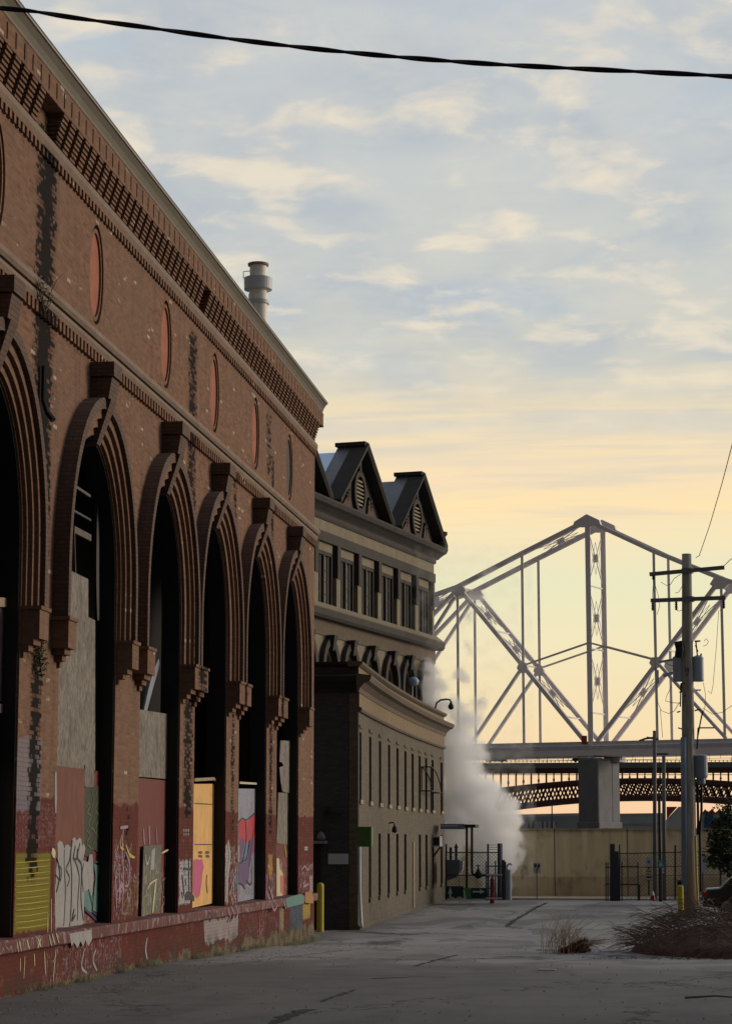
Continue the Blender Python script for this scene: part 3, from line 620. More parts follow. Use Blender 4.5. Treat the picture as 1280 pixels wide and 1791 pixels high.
strokes('drip', [(.07, [(507,1520),(507,1562)]), (.06, [(512,1525),(513,1562)]), (.07, [(519,1515),(522,1558)]), (.06, [(512,1478),(509,1500)])], -10.258, PM['green'], .06)
strokes('drip', [(.08, [(498,1478),(501,1500)]), (.06, [(514,1480),(516,1492)]), (.05, [(517,1530),(519,1560)])], -10.257, PM['yellow'], .06)
strokes('drip', [(.06, [(510,1510),(509,1560)]), (.06, [(515,1505),(517,1555)]), (.05, [(521,1482),(521,1530)])], -10.2555, PM['teal'], .06)
strokes('mullion', [[(500,1060),(502,1180),(501,1290)]], -10.6, M['steel'], .08, th=.05)
# graffiti on the brick piers, the ledge and the plinth
XP = -9.996
strokes('mortar_lines', [[(28,1509+i*10.4),(50,1507.5+i*10.4),(87-i*.4,1504+i*10.2)] for i in range(12)], -9.9965, PM['yellow'], .009)
strokes('graffiti', [(.03, [(84,1596),(84,1632)]), (.03, [(90,1572),(90,1630)]), (.03, [(97,1546),(98,1628)]), (.12, [(91,1488),(97,1496)])], XP, PM['cream'], .03)
strokes('graffiti', [(.10, [(98,1350),(98,1422)])], XP, PM['white'], .1)
strokes('graffiti', [(.06, [(216,1450),(214,1485),(216,1530),(214,1600)]), (.06, [(208,1510),(209,1550),(205,1560)]), (.05, [(220,1490),(226,1510),(225,1545),(219,1550)]), (.08, [(212,1540),(208,1580)]), (.06, [(202,1530),(204,1590)]), (.05, [(222,1560),(224,1575)]), (.09, [(208,1556),(213,1548),(217,1562)]), (.05, [(210,1448),(224,1446)])], XP, PM['lilac'], .06)
strokes('graffiti', [(.04, [(213,1460),(211,1480),(217,1486)]), (.05, [(221,1478),(227,1495),(236,1500)])], -9.994, PM['yellow'], .05)
strokes('outline', [[(324,1538),(326,1548)], [(318,1560),(320,1572)], (.14, [(324,1570),(330,1566),(340,1572)]), [(321,1520),(334,1520)], [(330,1500),(331,1560)], [(319,1530),(322,1566)]], -9.9945, PM['black'], .04)
strokes('stencil', [(.05, [(320.5+i*2.8, 1452.5), (322.3+i*2.8, 1452.5)]) for i in range(4)] + [(.022, [(321.4+i*2.8, 1451), (321.4+i*2.8, 1456)]) for i in range(4)] + [(.022, [(320.6+i*2.8, 1457.5), (322+i*2.8, 1461.5)]) for i in range(4)] + [(.022, [(322.2+i*2.8, 1457.5), (320.9+i*2.8, 1461.5)]) for i in range(4)], -9.9955, PM['white'], .04)
strokes('graffiti', [(.16, [(399,1470),(402,1500),(397,1540),(398,1580)]), (.05, [(406,1520),(410,1540),(408,1560),(413,1575)]), (.05, [(412,1530),(404,1560),(409,1590)])], XP, PM['white'], .06)
strokes('graffiti', [(.14, [(412,1528),(413,1545)])], -9.9938, PM['blue'], .06)
strokes('graffiti', [(.12, [(471,1500),(471,1510)]), (.10, [(468,1515),(477,1520)]), (.14, [(471,1520),(473,1540)])], XP, PM['orange'], .1)
strokes('graffiti', [(.06, [(467,1530),(467,1560),(473,1575)]), (.06, [(476,1545),(475,1565),(480,1578)]), (.05, [(470,1550),(478,1570)])], -9.9938, PM['lilac'], .1)
strokes('graffiti', [(.05, [(528,1522),(533,1515),(538,1522),(542,1512)]), (.06, [(534,1540),(530,1550),(540,1546)]), (.06, [(541,1530),(542,1556)])], XP, PM['lilac'], .06)
strokes('stencil', [(.04, [(532,1482.5),(538.5,1482)]), (.04, [(532,1486),(538.5,1485.5)])], -9.9942, PM['white'], .04)
XL = -9.857
strokes('graffiti', [(.03, [(30,1646),(33,1665)]), (.03, [(34,1646),(38,1664)]), (.03, [(47,1643),(52,1660)]), (.035, [(67,1642),(72,1656)]), (.035, [(72,1641),(66,1658)]), (.03, [(86,1636),(90,1654)]), (.03, [(91,1634),(96,1652)]), (.03, [(98,1632),(103,1650)])], XL, PM['cream'], .03)
flat('graffiti', [(122,1633),(160,1626),(162,1642),(155,1655),(150,1644),(146,1656),(142,1646),(136,1658),(130,1648),(126,1655)], XL, PM['white'], .003, label='white graffiti running over the ledge')
flat('graffiti', [(500,1572),(508,1568),(528,1563),(533,1570),(532,1580),(502,1588)], XL, PM['teal'], .003); flat('graffiti', [(534,1560),(545,1560),(549,1570),(548,1580),(534,1579)], XL, PM['orange'], .003)
strokes('graffiti', [(.05, [(404,1585),(410,1600),(406,1612)]), (.05, [(412,1582),(416,1598),(411,1610)]), (.05, [(398,1590),(404,1604)]), (.05, [(474,1580),(480,1592),(486,1582)]), (.06, [(496,1576),(500,1590)])], XL, PM['lilac'], .05)
strokes('graffiti', [(.05, [(367,1596),(374,1604),(379,1598)]), (.05, [(369,1606),(375,1600)])], -9.8555, PM['navy'], .05)
XB = -9.966
strokes('graffiti', [(.025, [(36,1676),(36,1700)]), (.025, [(44,1672),(42,1712)]), (.03, [(78,1664),(80,1705)]), (.03, [(98,1660),(93,1716)]), (.03, [(60,1668),(61,1690)])], XB, PM['cream'], .03)
strokes('graffiti', [(.07, [(258,1640),(255,1660),(258,1678)]), (.05, [(148,1660),(143,1690),(152,1702)]), (.05, [(168,1660),(163,1680),(170,1698)])], XB, PM['white'], .06)
strokes('graffiti', [(.08, [(454,1600),(454,1640)])], XB, PM['red'], .06)
# remains of the downpipe
dp = MB(); dp.path([onx(78,640,-9.93), onx(77,700,-9.93), onx(84,722,-9.86), onx(94,735,-9.75)], .05); dp.build('downpipe', M['blackish'], whA)
# ------------------------------------------------------------------ low curved brick building
M['brickB'] = m_brick('buff_brown_brick', (.112, .096, .072, 1), (.160, .138, .104, 1), (.115, .098, .074, 1), .6, (.075, .062, .046, 1))
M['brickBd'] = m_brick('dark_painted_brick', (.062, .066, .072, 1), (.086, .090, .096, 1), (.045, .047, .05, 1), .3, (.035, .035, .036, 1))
M['trimB'] = plain('brown_sheet_cornice', (.115, .088, .062), .75, var=.4, sc=2.5)
M['gold'] = m_brick('ochre_brick_frieze', (.22, .165, .10, 1), (.28, .21, .13, 1), (.19, .15, .10, 1), .35, (.20, .14, .085, 1))
M['infill'] = plain('brown_window_boarding', (.045, .030, .024), .85, var=.3)
M['stone'] = plain('grimy_limestone', (.30, .255, .18), .9, var=.4, sc=2.5, bump=.2)
M['darkstone'] = plain('soot_blackened_stone', (.055, .050, .046), .9, var=.45, sc=1.6, bump=.3)
M['slate'] = plain('worn_slate_roof', (.24, .26, .30), .55, var=.5, sc=1.8)
M['glass'] = plain('dusty_window_glass', (.26, .28, .25), .25, var=.5, sc=2.2, spec=.6)
M['skyroof'] = plain('pale_blue_metal_roof', (.55, .72, .95), .35, metal=.4, var=.05)
M['greymetal'] = plain('grey_galvanised_steel', (.20, .215, .235), .5, metal=.3, var=.25)
M['whitemetal'] = plain('white_painted_metal', (.55, .57, .60), .5, var=.15)
class Curve:
    def __init__(s, x0): s.x0 = x0
    def X(s, a): return s.x0 - .0055*(a-72) - .26*(1-((a-87.5)/15.5)**2)
    def __call__(s, a, d, z):
        t = .9*(a-87.5)/15.5**2; n = Vector((1, -t, 0)).normalized(); return Vector((s.X(a), a, z)) + n*d
B = Curve(-10.0); BY0, BY1 = 72.0, 102.6
bB = thing('curved_brick_building', (-12, 87, 0), 'low dark-sided brick building with a concave front, brown cornice and narrow boarded windows', 'building')
upx = [630,647.5,664.7,680.6,695.4,709.3,722,734.2,745.7,757,772.7]; lowx = [647,663.8,679.7,694.8,708.7,734.2,745.7,757,772]
def yB(px):
    lo, hi = 70, 104
    for _ in range(40):
        m = (lo+hi)/2; p = ony(px, 1500, m)
        if p.x < B.X(m): hi = m
        else: lo = m
    return m
WB = .40
U = [yB(p) for p in upx]; Lw = [yB(p) for p in lowx]
cuts = sorted(set([BY0, BY1] + [c+s for c in U+Lw for s in (-WB, WB) if BY0 < c+s < BY1]))
fin = [cuts[0]]
for c in cuts[1:]:
    if c-fin[-1] < .02: continue
    k = int((c-fin[-1])//1.3)+1; st = fin[-1]
    fin += [st+(c-st)*i/k for i in range(1, k+1)]
wb = MB()
for a0, a1 in zip(fin, fin[1:]):
    m = (a0+a1)/2; zs = [(-.6, .62), (2.85, 3.94), (6.2, 8.4)]
    inu = any(abs(m-c) < WB-.005 for c in U); inl = any(abs(m-c) < WB-.005 for c in Lw)
    seg = [-.6] + ([.62, 2.85] if inl else []) + ([3.94, 6.2] if inu else []) + [8.4]
    for i in range(0, len(seg), 2): wb.box(B, a0, a1, -.3, 0, seg[i], seg[i+1])
wb.build('front_wall', M['brickB'], bB)
for lst, z0, z1 in ((U, 3.94, 6.2), (Lw, .62, 2.85)):
    for c in lst:
        f = MB().box(B, c-WB+.003, c+WB-.003, -.28, -.16, z0, z1).build('boarded_window', M['infill'], bB)
        MB().box(B, c-WB-.06, c+WB+.06, -.02, .07, z0-.13, z0+.003).build('sill', M['stone'] if lst is U else M['brickB'], f)
for c in U:
    MB().box(B, c-WB-.1, c+WB+.1, -.02, .045, 6.34, 6.43).build('window_label', M['brickB'], bB)
# end wall, back and roof follow the taller building behind
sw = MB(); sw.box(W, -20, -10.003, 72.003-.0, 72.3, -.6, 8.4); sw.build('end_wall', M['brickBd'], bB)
def sweep(name, mat, prof, y0=BY0, y1=BY1):
    n = 26; m = MB(); k = len(prof)
    for i in range(n+1):
        a = y0+(y1-y0)*i/n; m.v += [tuple(B(a, d, z)) for d, z in prof]
    for i in range(n):
        for j in range(k): m.f.append((i*k+j, i*k+(j+1) % k, (i+1)*k+(j+1) % k, (i+1)*k+j))
    m.f += [tuple(range(k)), tuple(range((n+1)*k-1, n*k-1, -1))]
    return m.build(name, mat, bB)
sweep('frieze', M['gold'], [(-.02, 7.02), (.035, 7.02), (.035, 7.48), (-.02, 7.48)])
sweep('string_course', M['trimB'], [(-.02, 6.86), (.08, 6.86), (.12, 6.93), (.10, 7.0), (-.02, 7.018)])
sweep('cornice', M['trimB'], [(-.02, 7.483), (.06, 7.483), (.10, 7.62), (.26, 7.78), (.42, 7.84), (.48, 7.98), (.48, 8.03), (-.02, 8.10)], BY0-.48, BY1+.3)
sweep('parapet', M['gold'], [(-.3, 8.07), (.012, 8.09), (.012, 8.36), (-.3, 8.36)])
sweep('coping', M['trimB'], [(-.35, 8.363), (.05, 8.363), (.14, 8.44), (.16, 8.52), (-.35, 8.54)], BY0-.12, BY1+.12)
m = MB(); m.run(Frame(-20, 72, 1, 0, 0, -1), [(0, 7.483), (.06, 7.483), (.10, 7.62), (.26, 7.78), (.42, 7.84), (.48, 7.98), (.48, 8.03), (0, 8.10)], 0, 10.02)
m.run(Frame(-20, 72, 1, 0, 0, -1), [(0, 8.363), (.05, 8.363), (.12, 8.44), (.12, 8.52), (-.3, 8.54), (-.3, 8.363)], 0, 10.02); m.build('cornice_return', M['blackish'], bB)
rb = MB(); rb.add([(-20, 72.3, 8.1), (-10.3, 72.3, 8.1), (-10.75, 87, 8.1), (-10.3, 102.5, 8.1), (-12.3, 102.5, 8.1), (-18.3, 72.3, 8.1), (-20, 72.3, 7.9), (-10.3, 72.3, 7.9), (-10.75, 87, 7.9), (-10.3, 102.5, 7.9), (-12.3, 102.5, 7.9), (-18.3, 72.3, 7.9)], [(0,1,2,3,4,5), (11,10,9,8,7,6)]); rb.build('flat_roof', M['blackish'], bB)
MB().box(W, -12.6, -10.2, 102.3, 102.6, -.6, 8.4).build('end_wall', M['brickB'], bB)
# footing strip along the curved wall
sweep('footing', M['brickB'], [(-.02, -.6), (.07, -.6), (.07, -.20), (.02, -.16), (-.02, -.16)])
# door recess and fittings on the dark end wall
def at(px, py, Y): p = ony(px, py, Y); return p.x, p.z
x0, z1 = at(560, 1476, 71.98)
f = MB().box(W, -13, x0, 71.94, 71.99, -.6, z1).build('steel_door', M['blackish'], bB)
MB().box(W, -13.05, x0+.25, 71.45, 71.98, z1+.01, z1+.10).build('door_canopy', M['slate'], bB)
x0, z1 = at(574, 1493, 71.97); x1, z0 = at(609.5, 1511.5, 71.97)
MB().box(W, x0, x1, 71.95, 71.997, z0, z1).build('blank_sign', plain('pale_blue_white_sign', (.50, .58, .66), .5, var=.08), bB, label='blank pale rectangular sign on the dark end wall')
x0, z0 = at(562, 1452, 71.9); MB().lathe((x0, 71.85, z0-.35), [(.02, 0), (.14, .03), (.16, .12), (.10, .25), (.03, .32)]).build('wall_lamp', M['greymetal'], bB, smooth=True)
m = MB(); x0, z0 = at(566, 1423, 71.9); x1, _ = at(600, 1423, 71.9); m.box(W, x0, x1, 71.7, 71.96, z0-.06, z0); m.box(W, x0+.1, x0+.2, 71.8, 71.98, z0-.002, z0+.2); m.build('wall_bracket', M['blackish'], bB)
# green projecting box and white pipe at the corner
x0, z1 = at(627.5, 1446, 71.4); x1, z0 = at(651, 1481, 71.4)
gr = MB().box(W, x0, x1, 71.2, 71.7, z0, z1).build('projecting_sign', plain('flat_green_sign', (.055, .14, .035), .6, var=.1), bB, bevel=.015, label='plain green projecting sign box on the corner')
m = MB(); xa, za = at(628.5, 1478, 71.85); xb, zb = at(629, 1560, 71.85); xc, zc = at(632, 1622, 71.75); m.path([(xa, 71.85, za), (xb, 71.85, zb), (xc, 71.72, zc+.15), (xc+.05, 71.55, zc)], .05, 8); m.build('drain_pipe', M['whitemetal'], bB, smooth=True)
# slender fittings along the front
yy = yB(722); MB().box(B, yy-.12, yy+.12, -.01, .05, -.15, 2.55).build('pilaster_strip', plain('cream_render_strip', (.42, .37, .25), .8, var=.2), bB)
yy = yB(680); m = MB(); m.path([B(yy, 0, 3.25), B(yy, .18, 3.28), B(yy, .22, 3.15)], .03); m.lathe(B(yy, .22, 2.88), [(.02, 0), (.11, .05), (.10, .17), (.03, .29)]); m.build('lantern', M['blackish'], bB)
yy = yB(757)
ac = MB().box(B, yy-.45, yy+.35, -.1, .38, 2.32, 2.80).build('air_conditioner', M['whitemetal'], bB, bevel=.02); MB().box(Frame(*B(yy-.46, 0, 0)[:2], 1, 0, 0, -1), .06, .34, 0, .02, 2.38, 2.74).build('grille', M['blackish'], ac)
m = MB(); m.beam(B(yy, .36, 2.32), B(yy, .02, 1.85), .04, .04); m.beam(B(yy-.4, .36, 2.32), B(yy-.4, .02, 1.85), .04, .04); m.build('bracket', M['blackish'], bB)
# round-topped iron frame on the upper wall
m = MB(); ya, yb = yB(737), yB(756); zt = 5.75; zb_ = 4.72
for q in (0, 1):
    dd = .42 if q else .02
    pts = [B(ya, dd, zb_)] + [B(ya+(yb-ya)*(i/10), dd, zb_+(zt-zb_)*(math.cos(math.pi/2*(i/10)))**.6) for i in range(10)] + [B(yb, dd, zb_)]
    m.path(pts, .028)
for a, z in ((ya, zb_), (yb, zb_), (ya, zt)): m.path([B(a, .0, z), B(a, .42, z)], .028)
m.path([B(ya, .42, zb_), B(yb, .42, zb_)], .028); m.path([B((ya+yb)/2, .2, zt-.3), B((ya+yb)/2, .2, zb_-.9)], .035); m.build('iron_frame', M['blackish'], bB)
# gooseneck dome camera and floodlight on its roof
Y = 101.5
t = thing('dome_camera', ony(762, 1252, Y), 'dome camera hanging from a curved grey gooseneck arm on the low roof', 'security camera')
m = MB(); m.path([ony(*p, Y) for p in ((762,1262), (761,1240), (763,1230), (770,1224.5), (780,1223), (787,1224), (788.5,1229))], .045, 8); m.build('arm', M['greymetal'], t, smooth=True)
c = ony(788.5, 1241.5, Y); MB().lathe(c, [(.01, 0), (.10, .04), (.14, .12), (.13, .2), (.08, .27), (.04, .40)]).build('camera_dome', plain('dark_smoked_dome', (.05, .035, .045), .3), t, smooth=True)
Y = 104
t = thing('floodlight', ony(722, 1215, Y), 'bluish floodlight on a short post above the low roof beside the steam', 'floodlight')
MB().tube(ony(720, 1232, Y), ony(720, 1200, Y), .06).build('post', M['greymetal'], t); MB().lathe(ony(722, 1200, Y), [(.05, 0), (.26, .08), (.30, .25), (.20, .40), (.02, .45)]).build('lamp_head', plain('blue_grey_lamp', (.35, .48, .60), .4), t, smooth=True)

# ------------------------------------------------------------------ tall stone building with gables
cu_ = Vector((.1950944, .98078447, 0)); CO = Vector((-11.165, 108, 0))
Cc = Frame(CO.x, CO.y, cu_.x, cu_.y)
bC = thing('gabled_stone_building', (-14, 98, 0), 'tall sooty stone building with two dark gables, paired windows and small arches', 'building')
M['stoneC'] = plain('tan_limestone', (.215, .185, .130), .9, var=.4, sc=2, bump=.2)
M['friezeC'] = plain('brown_streaked_stone', (.120, .096, .070), .9, var=.5, sc=3.5, bump=.2)
BAY = 2.83; SC = [-1.75-BAY*i for i in range(8)]; SL = -24.5
AC = [s for s in (-15.62, -12.94, -10.12, -7.22, -4.6, -1.9, -18.4)]
ms = MB()
ms.box(Cc, SL, 0, -.5, 0, 15.85, 16.62)
ms.box(Cc, SL, 0, -.5, 0, 11.32, 12.0)
ms.build('upper_wall', M['stoneC'], bC)
# wall with the row of small arches
m = MB(); AR, ZA = .80, 9.75
srt = sorted(AC); lim = [SL]+[(a+b)/2 for a, b in zip(srt, srt[1:])]+[0]
for s_, a0, a1 in zip(srt, lim, lim[1:]):
    arc = [(s_-AR, ZA-2.5), (s_-AR, ZA)] + [(s_+AR*math.cos(math.pi*(1-i/14)), ZA+1.25*math.sin(math.pi*(1-i/14))) for i in range(1, 14)] + [(s_+AR, ZA), (s_+AR, ZA-2.5)]
    m.strip(Cc, [(a0, ZA-2.5)]+arc+[(a1, ZA-2.5)], [(a0, 11.317)]+[(p[0], 11.317) for p in arc]+[(a1, 11.317)], -.5, 0, ends=False)
m.box(Cc, SL, 0, -.5, 0, -1, ZA-2.503); m.build('lower_wall', M['stoneC'], bC)
for s_ in srt:
    ring = lambda a, b, z0=ZA-2.4: [(s_-a, z0), (s_-a, ZA)]+[(s_+a*math.cos(math.pi*(1-i/14)), ZA+b*math.sin(math.pi*(1-i/14))) for i in range(1, 14)]+[(s_+a, ZA), (s_+a, z0)]
    aw = MB().strip(Cc, ring(1.12, 1.50), ring(.80, 1.2), -.05, .22).build('arch_hood', M['darkstone'], bC)
    mm = MB(); mm.strip(Cc, ring(.80, 1.22), ring(.60, .95), -.3, -.06); mm.build('arch_moulding', M['stoneC'], aw)
    MB().strip(Cc, ring(.60, .95), ring(.44, .72), -.4, -.2).build('arch_window', M['darkstone'], aw)
    MB().prism(Cc, ring(.50, .8), -.42, -.36).build('pane', M['glass'] if s_ < -9 else M['void'], aw)
    MB().taper(Cc, (s_-.10, s_+.10, -.05, .28, ZA+.95), (s_-.24, s_+.24, -.05, .42, ZA+1.62)).build('keystone', M['darkstone'], aw)
MB().box(Cc, SL, .02, -.02, .05, 11.33, 11.995).build('frieze', M['friezeC'], bC)
m = MB(); m.run(Cc, [(-.05, 12.0), (.20, 12.0), (.30, 12.12), (.34, 12.34), (.40, 12.40), (.42, 12.44), (.05, 12.72), (-.05, 12.72)], SL, .3); m.build('sill_course', M['stoneC'], bC)
MB().run(Cc, [(.20, 12.003), (.33, 12.0), (.42, 12.12), (.44, 12.37), (.20, 12.37)], SL, .42).build('sill_moulding', M['darkstone'], bC)
MB().box(Cc, SL, 0, -.5, -.30, 12.7, 15.85).build('window_wall', M['darkstone'], bC)
MB().box(Cc, SL, .02, -.3, .08, 15.40, 15.845).build('lintel_band', M['darkstone'], bC)
for i, s_ in enumerate(SC):
    e = s_+BAY/2
    pl = MB().box(Cc, e-.28, e+.24 if i else e+.0, -.3, .10, 12.62, 13.95).build('pier', M['stoneC'], bC)
    MB().box(Cc, e-.22, e+.18 if i else e+.0, -.3, .14, 13.953, 15.395).build('colonnette', M['darkstone'], pl)
    MB().box(Cc, s_-1.05, s_+1.05, -.3, -.06, 15.02, 15.397).build('panel', M['stoneC'], bC)
    wn = MB()
    for a in (-1.08, -.09, .90): wn.box(Cc, s_+a, s_+a+.18, -.3, -.06, 12.66, 15.017)
    wn.box(Cc, s_-.9, s_+.9, -.3, -.07, 14.86, 15.015); wo = wn.build('window', M['darkstone'], bC)
    for a in (-.90, .09):
        MB().box(Cc, s_+a, s_+a+.81, -.3, -.20, 12.70, 14.858).build('pane', M['glass'], wo)
        b = MB()
        for q in range(3): b.box(Cc, s_+a, s_+a+.81, -.2, -.16, 13.18+q*.52, 13.23+q*.52)
        b.box(Cc, s_+a+.52, s_+a+.81, -.2, -.15, 12.7, 14.856); b.build('glazing_bar', M['darkstone'], wo)
m = MB(); m.run(Cc, [(-.3, 16.62), (.06, 16.62), (.14, 16.70), (.34, 16.84), (.50, 16.92), (.58, 17.08), (.58, 17.16), (-.3, 17.26)], SL, .55); m.build('cornice', M['darkstone'], bC)
MB().run(Cc, [(-.02, 16.35), (.05, 16.35), (.09, 16.45), (.09, 16.615), (-.02, 16.615)], SL, .10).build('cornice_band', M['darkstone'], bC)
MB().box(Cc, -.36, -.003, -16, -.5, -1, 16.9).build('end_wall', M['stoneC'], bC)
MB().box(Cc, SL, SL+.4, -16, -.5, -1, 16.9).build('end_wall', M['stoneC'], bC)
# gables
for gi, (gc, hw) in enumerate(((-11.52, 3.72), (-2.96, 3.72), (-20.08, 3.72))):
    g = MB().prism(Cc, [(gc-hw+.35, 17.2), (gc+hw-.35, 17.2), (gc, 20.1)], -.299, -.05).build('gable', M['darkstone'], bC)
    rk = MB()
    for sg in (-1, 1):
        pr = [(-.30, -.22), (.42, -.22), (.50, -.04), (.50, .08), (-.30, .10)]
        P0 = (gc+sg*(hw+.05), 17.30); P1 = (gc, 20.42)
        rk.v += [tuple(Cc(P0[0], d, P0[1]+z)) for d, z in pr] + [tuple(Cc(P1[0], d, P1[1]+z)) for d, z in pr]; n0 = len(rk.v)-10
        rk.f += [tuple(n0+j for j in range(5)), tuple(n0+9-j for j in range(5))] + [(n0+j, n0+(j+1) % 5, n0+5+(j+1) % 5, n0+5+j) for j in range(5)]
    rk.build('rake_moulding', M['darkstone'], g)
    rv = MB(); rg = [(gc+.82*math.cos(2*math.pi*i/28), 18.25+.98*math.sin(2*math.pi*i/28)) for i in range(29)]; rg2 = [(gc+.60*math.cos(2*math.pi*i/28), 18.25+.74*math.sin(2*math.pi*i/28)) for i in range(29)]
    rv.strip(Cc, rg, rg2, -.06, .10, ends=False); rv.build('louvre_ring', M['darkstone'], g)
    rv = MB()
    for k in range(7):
        z = 17.66+k*.18; hw2 = .58*math.sqrt(max(.05, 1-((z-18.25)/.76)**2)); rv.box(Cc, gc-hw2, gc+hw2, -.04, .05, z, z+.07)
    rv.build('louvre', M['stone'], g)
    for sg in (-1, 1): MB().prism(Cc, [(gc+sg*1.1, 17.3), (gc+sg*2.4, 17.3), (gc+sg*1.3, 18.1)], -.06, .05).build('gable_panel', M['keyst'], g)
    for sg in (-1, 1):
        m = MB(); c0 = (gc+sg*1.55, 17.95)
        for q in range(5): a = q*1.257+.3; m.prism(Cc, [(c0[0]+.10*math.cos(a+t), c0[1]+.10*math.sin(a+t)) if t < 9 else c0 for t in (0, 1.2)]+[(c0[0]+.34*math.cos(a+.6), c0[1]+.34*math.sin(a+.6))], -.06, .07)
        m.build('carved_leaf', M['darkstone'], g)
    MB().box(Cc, gc-.10, gc+.10, -.06, .10, 19.15, 19.8).build('carved_finial', M['darkstone'], g)
    # roof behind the gable, its ridge running back from the street
    zr = 20.32
    MB().prism(Cc, [(gc-hw-.02, 17.3), (gc, zr+.10), (gc+hw+.02, 17.3)], -1.0, -.302).build('gable_parapet', M['slate'], g)
    MB().prism(Cc, [(gc-1.75, 18.9), (gc, 20.17), (gc+1.75, 18.9)], -15, -1.003).build('gable_roof', M['skyroof'] if gi == 0 else M['slate'], g)
    MB().box(Cc, gc-3.3, gc+3.3, -15, -1.1, 17.2, 18.897).build('gutter_wall', M['darkstone'], g)
    MB().box(Cc, gc-.30, gc+.22, -1.05, .40, 20.38, 20.56).build('ridge_cap', M['darkstone'], g)
MB().lathe(Cc(.35, .30, 17.16), [(.30, 0), (.26, .25), (.17, .35), (.20, .6), (.30, .72), (.30, .85), (.05, .9)], 8).build('corner_pinnacle', M['darkstone'], bC)
for s_ in (-15.3, -7.3):
    MB().lathe(Cc(s_, -.6, 17.2), [(.36, 0), (.36, 1.1), (.25, 1.35), (.05, 1.4)], 8).build('chimney', M['blackish'], bC)

# ------------------------------------------------------------------ unseen warehouse added across the street to shade near road and arches
wr = thing('brick_warehouse', (21, -12, 0), 'plain dark brick warehouse added out of view across the street for shade', 'warehouse')
M['brickR'] = m_brick('sooty_red_brick', (.13, .065, .045, 1), (.17, .085, .06, 1), (.10, .08, .07, 1), .5, (.06, .045, .04, 1))
MB().box(W, 12.5, 30, -60, 38, -.3, 13).build('brick_wall', M['brickR'], wr); MB().box(W, 12.2, 30.3, -60.3, 38.3, 13.003, 13.5).build('cornice', M['trimB'], wr); MB().box(W, 12.8, 29.7, -59.7, 37.7, 13.503, 13.6).build('roof', M['blackish'], wr)
for i in range(11):
    y = -52+i*8.2
    for z0 in (1.4, 7.6):
        f = MB().box(W, 12.40, 12.498, y-1.2, y+1.2, z0, z0+3.4).build('window', M['darkstone'], wr); m = MB(); [m.box(W, 12.37, 12.398, y-1.05+a*.72, y-.42+a*.72, z0+.15, z0+3.25) for a in range(3)]; m.build('pane', M['glass'], f)
# ------------------------------------------------------------------ steel flue above the warehouse roof
Y = 190.; c = ony(451, 580, Y); m1 = .0 ; k = Y*1.02/FPX*1.0
st = thing('steel_flue', (c.x, Y, 0), 'tall pale steel flue with ring platforms rising behind the brick warehouse roof', 'chimney stack')
zz = lambda py: ony(451, py, Y).z
M['flue'] = plain('streaked_white_steel', (.86, .80, .72), .6, var=.25, sc=.6)
q = Y/3723.
MB().lathe((c.x, Y, 0), [(17*q, 0), (17*q, zz(515)), (15.2*q, zz(512)), (15.2*q, zz(463))], 28).build('flue_shell', M['flue'], st, smooth=False)
MB().lathe((c.x, Y, 0), [(15*q, zz(466)), (18.6*q, zz(465)), (18.8*q, zz(461.5)), (15*q, zz(461))], 28).build('rim', plain('rusty_flue_rim', (.30, .22, .16), .8), st)
MB().lathe((c.x, Y, 0), [(15*q, zz(509)), (25*q, zz(507)), (25.5*q, zz(487)), (15*q, zz(486))], 28).build('platform', M['whitemetal'], st)
MB().lathe((c.x, Y, 0), [(15*q, zz(533)), (20*q, zz(532)), (20*q, zz(526)), (15*q, zz(525))], 28).build('collar', M['whitemetal'], st)
m = MB(); m.path([ony(426, 487, Y), ony(426, 475, Y), ony(437, 474, Y)], .05); m.path([ony(447, 512, Y-.9), ony(447, 580, Y-.9)], .06); m.build('rail', M['flue'], st)
# ------------------------------------------------------------------ helpers for things standing square to the view axis
def pbox(m, x0, y0, x1, y1, Y, dep=.1):          # box whose front face covers the surveyed pixels at distance Y
    a = ony(x0, y1, Y); b = ony(x1, y0, Y); c = ony((x0+x1)/2, (y0+y1)/2, Y)
    lo = ony((x0+x1)/2, y1, Y).z; hi = ony((x0+x1)/2, y0, Y).z; l = ony(x0, (y0+y1)/2, Y).x; r = ony(x1, (y0+y1)/2, Y).x
    return m.box(W, l, r, Y, Y+dep, lo, hi)
def pth(pts, Y): return [ony(x, y, Y) for x, y in pts]
def ppoly(m, pts, Y, dep=.05): return m.prism(W, [(lambda p: (p.x, p.z))(ony(x, y, Y)) for x, y in pts], Y, Y+dep)

# ------------------------------------------------------------------ flood wall and pavement
M['floodwall'] = None
k = NT('stained_concrete_wall', .92); x, y, z = k.xyz(); v = k.comb(x, z, 0.)
n1 = k.noise(k.scale(v, (1.6, .12, 1)), 1.1, 5, .65); n2 = k.noise(v, .5, 5, .6); n3 = k.noise(v, 6, 5, .7)
c = k.mix(k.step(n1, .35, .68), (.82, .70, .47, 1), (.64, .54, .36, 1)); c = k.mix(k.step(n2, .5, .7, 0, .5), c, (.19, .165, .115, 1))
c = k.mix(k.step(z, .84, .78), c, k.mix(1., c, (.78, .74, .72, 1), 'MULTIPLY'))
c = k.mix(k.math('MULTIPLY', k.step(z, 1.9, .9), k.step(k.noise(k.scale(v, (1, .55, 1)), .9, 6, .7), .56, .66, 0, .7)), c, (.13, .13, .115, 1))
c = k.mix(k.step(k.math('ADD', z, k.math('MULTIPLY', n1, .5)), 3.15, 3.4, 0, .5), c, (.12, .105, .08, 1))
jn = k.math('ABSOLUTE', k.math('SUBTRACT', k.math('FRACT', k.math('DIVIDE', x, 3.6)), .5)); c = k.mix(k.step(jn, .012, .006, 0, .8), c, (.09, .08, .06, 1))
c = k.mix(k.step(n3, .6, .75, 0, .4), c, (.16, .14, .10, 1)); k.color(c); k.bump(n3, .3, .02); M['floodwall'] = k.m
